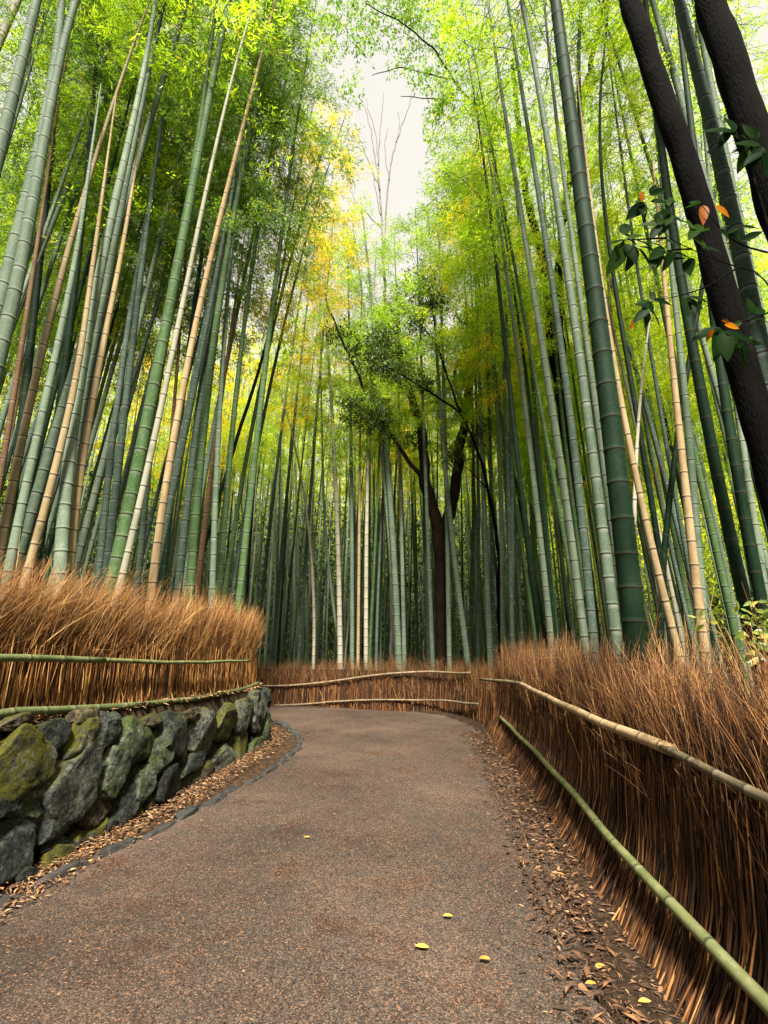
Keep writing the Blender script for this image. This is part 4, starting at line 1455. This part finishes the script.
leaf_cloud(mb, cs, [q * 1.15 for q in rs], 11000, 0.085, 9, 0, 0.9)
mb.build("crown", LEAF["green"], dt, False)

# two black leaning trunks close by on the right
for nm, lab, pts, Y0, w, sd in (
    ("leaning_tree", "thick black leaning trunk crossing the pale bamboos behind the large-leaved twigs", [(900, 880), (830, 690), (775, 485), (757, 420), (733, 330), (708, 240), (684, 157), (657, 85), (630, 0), (606, -90), (590, -200)], 3.3, (0.115, 0.088), 31),
    ("leaning_tree", "black leaning trunk cut off by the top corner above the large-leaved twigs", [(1010, 800), (915, 600), (850, 420), (800, 270), (768, 178), (738, 90), (710, 0), (684, -90), (665, -220)], 3.0, (0.135, 0.112), 32),
):
    b = at_depth(*pts[0], Y0)
    org = (b.x, b.y, 0)
    t = thing(nm, lab, "tree", org)
    mb = MB()
    P, R = limb3(mb, [tuple(at_depth(a_, b_, Y0)) for a_, b_ in pts], w[0], w[1], 24, 0, 0.022, org, sd, 0.04)
    # a limb and some twigs up out of sight
    tip = P[-1]
    for q in range(5):
        a = q * 1.3 + sd
        L3 = [tuple(tip), tuple(tip + np.array([math.cos(a) * 0.9, math.sin(a) * 0.5 + 0.4, 1.2])), tuple(tip + np.array([math.cos(a) * 2.0, math.sin(a) + 1.2, 2.4]))]
        limb3(mb, L3, 0.07, 0.02, 8, 0, 0.05, org, sd + q)
    mb.build("trunk", BARK, t)
    mb = MB()
    cs = [tuple(tip + np.array([math.cos(q * 1.3 + sd) * 2.0, math.sin(q * 1.3 + sd) + 1.2, 2.6]) - np.array(org)) for q in range(5)]
    leaf_cloud(mb, cs, [1.0] * 5, 1500, 0.1, sd, 0, 0.7)
    mb.build("crown", DARKLEAF, t, False)

# bare tree in the gap of sky
YB = 13.5
b = at_depth(388, 640, YB)
org = (b.x, b.y, 0)
bt = thing("bare_tree", "leafless thin-branched tree reaching into the gap of white sky", "tree", org)
mb = MB()
limb(mb, [(392, 660), (390, 520), (388, 400), (385, 300), (383, 232)], YB, (4, 2.6), 8, 0, 0.05, org, None, 41)
for pts, w in (([(383, 240), (380, 190), (374, 150), (369, 120), (364, 105)], 1.8), ([(381, 215), (378, 160), (381, 120), (384, 92)], 1.5), ([(384, 245), (388, 180), (396, 140), (409, 108), (413, 85)], 1.8),
               ([(380, 190), (370, 165), (360, 140), (354, 122)], 1.2), ([(378, 165), (376, 130), (368, 110), (366, 98)], 1.0), ([(396, 142), (400, 125), (398, 112)], 0.9),
               ([(383, 232), (370, 215), (356, 205), (350, 185)], 1.2), ([(382, 225), (374, 180), (372, 160)], 1.2), ([(389, 180), (384, 150), (388, 128)], 0.9)):
    limb(mb, pts, YB, (w * 1.25, 0.6), 6, 0, 0.05, org, 0.2, 42 + len(pts))
mb.build("trunk", BARK_GREY, bt)


# ------------------------------------------------------------------ large-leaved twigs close by
def px3(zx, zy, Y):
    return at_depth(590 + zx / 4.315, 160 + zy / 4.315, Y)


YL = 2.15
stem_x = 2.35
sh = thing("broadleaf_sapling", "leafy twigs with large glossy green leaves and a few orange ones before the black trunk", "sapling", (stem_x, YL + 0.1, 0))
o3 = Vector((stem_x, YL + 0.1, 0))
mb = MB()
limb3(mb, [tuple(o3), (stem_x - 0.05, YL + 0.05, 1.4), (stem_x - 0.02, YL, 2.6), (stem_x - 0.1, YL, 4.2)], 0.022, 0.006, 8, 0, 0.03, tuple(o3), 51)
tw = [
    [Vector((stem_x - 0.04, YL, 2.7)), px3(768, 490, YL), px3(610, 455, YL), px3(440, 385, YL), px3(330, 335, YL), px3(240, 190, YL - 0.05)],
    [px3(440, 385, YL), px3(350, 390, YL), px3(300, 400, YL - 0.05)],
    [px3(330, 335, YL), px3(200, 345, YL), px3(140, 345, YL - 0.05)],
    [px3(640, 462, YL), px3(520, 540, YL), px3(400, 580, YL), px3(255, 615, YL)],
    [px3(768, 400, YL), px3(650, 370, YL), px3(560, 300, YL), px3(480, 190, YL)],
    [px3(790, 650, YL), px3(690, 700, YL), px3(560, 715, YL)],
    [Vector((stem_x - 0.06, YL, 3.3)), px3(780, 60, YL), px3(700, -60, YL), px3(600, -130, YL)],
]
for i, w in enumerate(tw):
    limb3(mb, [tuple(x) for x in w], 0.006, 0.0016, 6, 0, 0.012, tuple(o3), 60 + i, 0.03)
mb.build("twigs", BARK, sh)
GL = [(150, 345, 78, 360), (150, 360, 80, 490), (200, 375, 160, 475), (150, 325, 148, 262), (160, 340, 232, 318), (205, 350, 265, 367), (240, 190, 160, 250), (245, 195, 230, 285), (258, 152, 288, 98), (240, 185, 168, 203),
      (260, 180, 335, 178), (290, 228, 300, 292), (305, 280, 258, 342), (335, 270, 298, 322), (340, 210, 350, 150), (335, 240, 405, 262), (325, 342, 282, 352), (292, 400, 262, 462), (312, 410, 288, 468), (352, 390, 318, 478),
      (360, 402, 452, 420), (425, 425, 430, 492), (322, 382, 258, 422), (252, 618, 193, 588), (252, 640, 186, 700), (250, 652, 242, 724), (262, 642, 312, 722), (275, 606, 368, 622), (264, 582, 296, 552), (248, 606, 200, 622),
      (425, 590, 482, 662), (402, 600, 432, 672), (480, 186, 404, 202), (438, 330, 512, 288), (440, 305, 500, 280), (482, 378, 572, 392), (650, 352, 752, 300), (660, 290, 732, 290), (640, 350, 702, 342), (560, 722, 548, 862),
      (572, 740, 600, 862), (602, 742, 642, 822), (612, 722, 662, 690), (680, 790, 752, 790), (660, 790, 672, 892), (350, 185, 385, 170), (350, 235, 330, 275), (460, 300, 430, 335), (700, 660, 766, 640), (715, 690, 768, 720),
      (690, -60, 640, 50), (700, -70, 620, -40), (650, -110, 690, -20), (740, -60, 700, 20), (600, -130, 560, -60), (620, -120, 590, -200), (760, -40, 768, 60), (720, -90, 660, -160), (560, 300, 600, 330), (590, 320, 640, 330)]
OR = [(490, 195, 492, 272), (540, 196, 606, 242), (532, 728, 500, 785), (580, 712, 652, 722), (225, 180, 222, 130), (310, 400, 330, 440), (185, 690, 175, 735), (600, 700, 570, 690)]
mb = MB()
rr = random.Random(8)


def big_leaf(mb, a, b, mat, wide):
    """An oval leaf with a midrib fold and a slight curl."""
    d = b - a
    L = d.length
    d.normalize()
    nrm = Vector((rr.gauss(0, 0.35), -1.0 + rr.gauss(0, 0.25), 0.35 + rr.gauss(0, 0.3))).normalized()
    side = d.cross(nrm).normalized()
    up = side.cross(d).normalized()
    n = 7
    V = []
    for i in range(n + 1):
        u = i / n
        w = L * wide * (math.sin(math.pi * u ** 0.85) ** 0.8) * (1 - 0.25 * u) if 0 < u < 1 else 0.0005
        c = a + d * (L * u) - up * (L * 0.10 * u * u)
        V += [c + side * w + up * w * 0.25, c, c - side * w + up * w * 0.25]
    Q = []
    for i in range(n):
        k0, k1 = i * 3, i * 3 + 3
        Q += [(k0, k0 + 1, k1 + 1, k1), (k0 + 1, k0 + 2, k1 + 2, k1 + 1)]
    mb.add([tuple(v) for v in V], Q, None, rr.uniform(0.1, 0.95), None, mat)


for lst, mt in ((GL, 0), (OR, 1)):
    for (ax, ay, bx, by) in lst:
        ya = YL + rr.uniform(-0.05, 0.05)
        a, b = px3(ax, ay, ya), px3(bx, by, ya + rr.uniform(-0.04, 0.04))
        big_leaf(mb, a - o3, b - o3, mt, rr.uniform(0.19, 0.25))
        if mt == 0 and rr.random() < 0.85:
            # a second leaf from the same node, turned another way
            d_ = (b - a)
            an = rr.choice([-1, 1]) * rr.uniform(0.7, 1.5)
            d2 = Vector((d_.x * math.cos(an) - d_.z * math.sin(an), d_.y + rr.uniform(-0.04, 0.04), d_.x * math.sin(an) + d_.z * math.cos(an))) * rr.uniform(0.6, 0.95)
            big_leaf(mb, a - o3, a + d2 - o3, 0, rr.uniform(0.19, 0.25))
mb.build("foliage", [LARGELEAF, AUTUMN], sh)

# yellow-leaved shrub at the edge
YH = 3.3
b = at_depth(765, 660, YH)
org = (b.x + 0.05, YH, 0)
shr = thing("shrub", "small shrub with yellow-green and tan leaves behind the long brushwood fence", "shrub", org)
mb = MB()
o3 = Vector(org)
for i, (px, py) in enumerate([(752, 605), (763, 600), (742, 622), (775, 612), (748, 640), (705, 618)]):
    t3 = at_depth(px, py, YH + rr.uniform(-0.1, 0.1))
    limb3(mb, [tuple(o3), tuple(o3 * 0.5 + Vector((t3.x, t3.y, t3.z)) * 0.5 + Vector((0.02, 0, 0.1))), tuple(t3)], 0.007, 0.002, 6, 0, 0.02, org, 70 + i, 0.04)
mb.build("stems", BARK_BROWN, shr)
mb = MB()
for i in range(150):
    px, py = rr.gauss(762, 12), rr.uniform(598, 662)
    if i < 10:
        px, py = rr.gauss(707, 7), rr.gauss(618, 5)
    a = at_depth(px, py, YH + rr.uniform(-0.15, 0.15)) - o3
    d = Vector((rr.gauss(0, 1), rr.gauss(0, 0.6), rr.gauss(-0.35, 0.5))).normalized()
    big_leaf(mb, a, a + d * rr.uniform(0.05, 0.085), 0, rr.uniform(0.18, 0.24))
mb.build("foliage", SHRUBLEAF, shr)

# ------------------------------------------------------------------ leaf litter
r = np.random.default_rng(17)
mb = MB()
pts, ls, tn = [], [], []
# along the long fence
m = 15000
sx = r.uniform(0, RFs[-1], m)
bp = along(RFL, RFs, sx)
off = r.beta(1.1, 2.3, m) * 0.66 - 0.05
bn = along(RFN, RFs, sx)
p = bp - bn * off[:, None]
p[:, 2] += 0.028 * (off < 0.4)
pts.append(p), ls.append(np.where(r.uniform(size=m) < 0.3, r.uniform(0.035, 0.075, m), r.uniform(0.010, 0.035, m))), tn.append(np.clip(r.beta(0.8, 1.7, m) * 1.0, 0, 1))
# in the gutter beside the wall
m = 10000
sx = r.uniform(0.5, WS[-1] - 3, m)
p = along(WL, WS, sx) - along(WN, WS, sx) * (r.beta(1.2, 1.8, m) * 0.42 - 0.04)[:, None]
p[:, 2] += 0.05 * np.exp(-((r.beta(1.2, 1.8, m)) * 2)) * r.uniform(0, 1, m)
pts.append(p), ls.append(r.uniform(0.014, 0.06, m)), tn.append(np.clip(r.beta(2.2, 1.6, m), 0, 1))
# on the terrace edge, under the lower rail
m = 3000
sx = r.uniform(0.5, WS[-1] - 3, m)
p = along(WL, WS, sx) + along(WN, WS, sx) * (0.14 + r.uniform(0, 0.14, m))[:, None]
p[:, 2] = wall_top_z(p[:, 1]) - 0.03 + r.uniform(0.0, 0.04, m)
pts.append(p), ls.append(r.uniform(0.03, 0.1, m)), tn.append(np.clip(r.beta(2.4, 1.4, m), 0, 0.95))
# crumbs all over the path
m = 6500
i = r.integers(0, n - 1, m)
j = np.clip((r.beta(0.75, 0.75, m) * (m_ - 1)), 0, m_ - 1).astype(int)
near = grid[i, j][:, :2] + r.normal(0, 0.12, (m, 2))
p = np.concatenate([near, grid[i, j][:, 2:] + 0.003], 1)
pts.append(p), ls.append(r.uniform(0.006, 0.022, m)), tn.append(np.clip(r.beta(1.7, 2.0, m), 0, 0.97))
p = np.concatenate(pts)
ll = np.concatenate(ls)
tone = np.concatenate(tn)
flat0 = p[:, 2] < 0.2
p[:, 2] += np.where(flat0, 0.012, 0.0) + r.uniform(0, 0.012, len(p))
az = r.uniform(0, 6.28, len(p))
d = unit(np.stack([np.cos(az), np.sin(az), r.normal(0.05, 0.16, len(p))], -1))
nn = unit(r.normal(0, 0.28, (len(p), 3)) + np.array([0, 0, 1.0]))
leaves(mb, p, d, nn, ll, ll * np.where(r.uniform(size=len(p)) < 0.6, r.uniform(0.13, 0.22, len(p)), r.uniform(0.3, 0.5, len(p))), tone, 0, 0.12)
tag(mb.build("leaf_litter", LITTER, None, False), "brown fallen leaves and crumbs scattered over the path edges", "leaf litter", None, "stuff")

# single bright leaves one can point to
FALLEN = [((422, 948), 0.07, "bright yellow fallen leaf lying alone on the near middle of the path"),
          ((448, 917), 0.055, "pale yellow fallen leaf on the path, farther than the bright yellow one"),
          ((485, 960), 0.055, "brown curled fallen leaf on the path beside the bright yellow one"),
          ((591, 985), 0.05, "round orange fallen leaf in the litter at the foot of the long fence"),
          ((600, 968), 0.06, "orange-brown fallen leaf just beyond the round orange one"),
          ((645, 1003), 0.055, "upright yellow leaf lying against the foot of the long fence"),
          ((560, 875), 0.05, "orange leaf lying in the litter beside the path's darker edge"),
          ((307, 838), 0.045, "small yellow leaf lying on the path near the edging stones")]
YEL = simple_mat("yellow_fallen_leaf", [(0.3, (0.50, 0.27, 0.04)), (0.7, (0.72, 0.45, 0.08))], 40, 0.6, 0.1)
ORA = simple_mat("orange_fallen_leaf", [(0.3, (0.36, 0.15, 0.03)), (0.7, (0.55, 0.26, 0.06))], 40, 0.6, 0.1)
for i, ((px, py), L, lab) in enumerate(FALLEN):
    p = on_level(px, py, 0.04)
    mb = MB()
    a = rr.uniform(-0.5, 0.5) + (3.14 if i % 2 else 0)
    n_ = 8
    V, Q = [], []
    for k_ in range(n_ + 1):
        u = k_ / n_
        w = L * 0.24 * math.sin(math.pi * u) ** 0.8 + 0.0004
        z = 0.006 + 0.003 * math.sin(u * 3.0)
        for sd in (1, 0, -1):
            x, y = (u - 0.5) * L, sd * w
            V.append((x * math.cos(a) - y * math.sin(a), x * math.sin(a) + y * math.cos(a), z + abs(sd) * w * 0.12))
    for k_ in range(n_):
        k0, k1 = k_ * 3, k_ * 3 + 3
        Q += [(k0, k0 + 1, k1 + 1, k1), (k0 + 1, k0 + 2, k1 + 2, k1 + 1)]
    mb.add(V, Q)
    o = mb.build("fallen_leaf", YEL if ("yellow" in lab[:14]) else ORA)
    o.location = p
    tag(o, lab, "leaf", "fallen leaves on the path")

# ------------------------------------------------------------------ light, sky, camera
EL, AZ = math.radians(54), math.radians(177)      # sun height, and its bearing clockwise from straight ahead
w = bpy.data.worlds.new("World")
S.world = w
w.use_nodes = True
nt = w.node_tree
nt.nodes.clear()
k = N(nt)
sky = k.n("ShaderNodeTexSky", sky_type="NISHITA")
sky.sun_disc = False
sky.sun_elevation = EL
sky.sun_rotation = AZ
tc = k.n("ShaderNodeTexCoord").outputs["Generated"]
cl = k.noise(tc, 2.2, 5)
cloud = k.ramp(cl, [(0.3, (6.1, 5.75, 5.0)), (0.7, (6.8, 6.45, 5.7))])
colr = k.mix(0.82, sky.outputs[0], cloud)
bg = k.n("ShaderNodeBackground", Strength=0.05)
k.l(colr, bg.inputs[0])
out = k.n("ShaderNodeOutputWorld")
k.l(bg.outputs[0], out.inputs[0])

sun = bpy.data.lights.new("sun", "SUN")
sun.energy = 4.7
sun.angle = math.radians(9)
sun.color = (1.0, 0.93, 0.80)
so = bpy.data.objects.new("sun", sun)
COL.objects.link(so)
dirv = Vector((math.sin(AZ) * math.cos(EL), math.cos(AZ) * math.cos(EL), math.sin(EL)))
so.rotation_mode = "QUATERNION"
so.rotation_quaternion = Vector((0, 0, 1)).rotation_difference(dirv)

cam = bpy.data.cameras.new("camera")
cam.sensor_fit = "VERTICAL"
cam.sensor_height = 36.0
cam.sensor_width = 27.0
cam.lens = F / 1024.0 * 36.0
cam.clip_end = 1000
cam.clip_start = 0.05
co = bpy.data.objects.new("camera", cam)
COL.objects.link(co)
co.location = (0, 0, EYE)
co.rotation_euler = (math.radians(90) + TH, 0, 0)
S.camera = co

S.view_settings.view_transform = "Standard"
S.view_settings.look = "None"
S.view_settings.exposure = 1.85
S.view_settings.gamma = 1.0
S.cycles.max_bounces = 10
S.cycles.diffuse_bounces = 5
S.cycles.transmission_bounces = 6
S.cycles.use_denoising = True
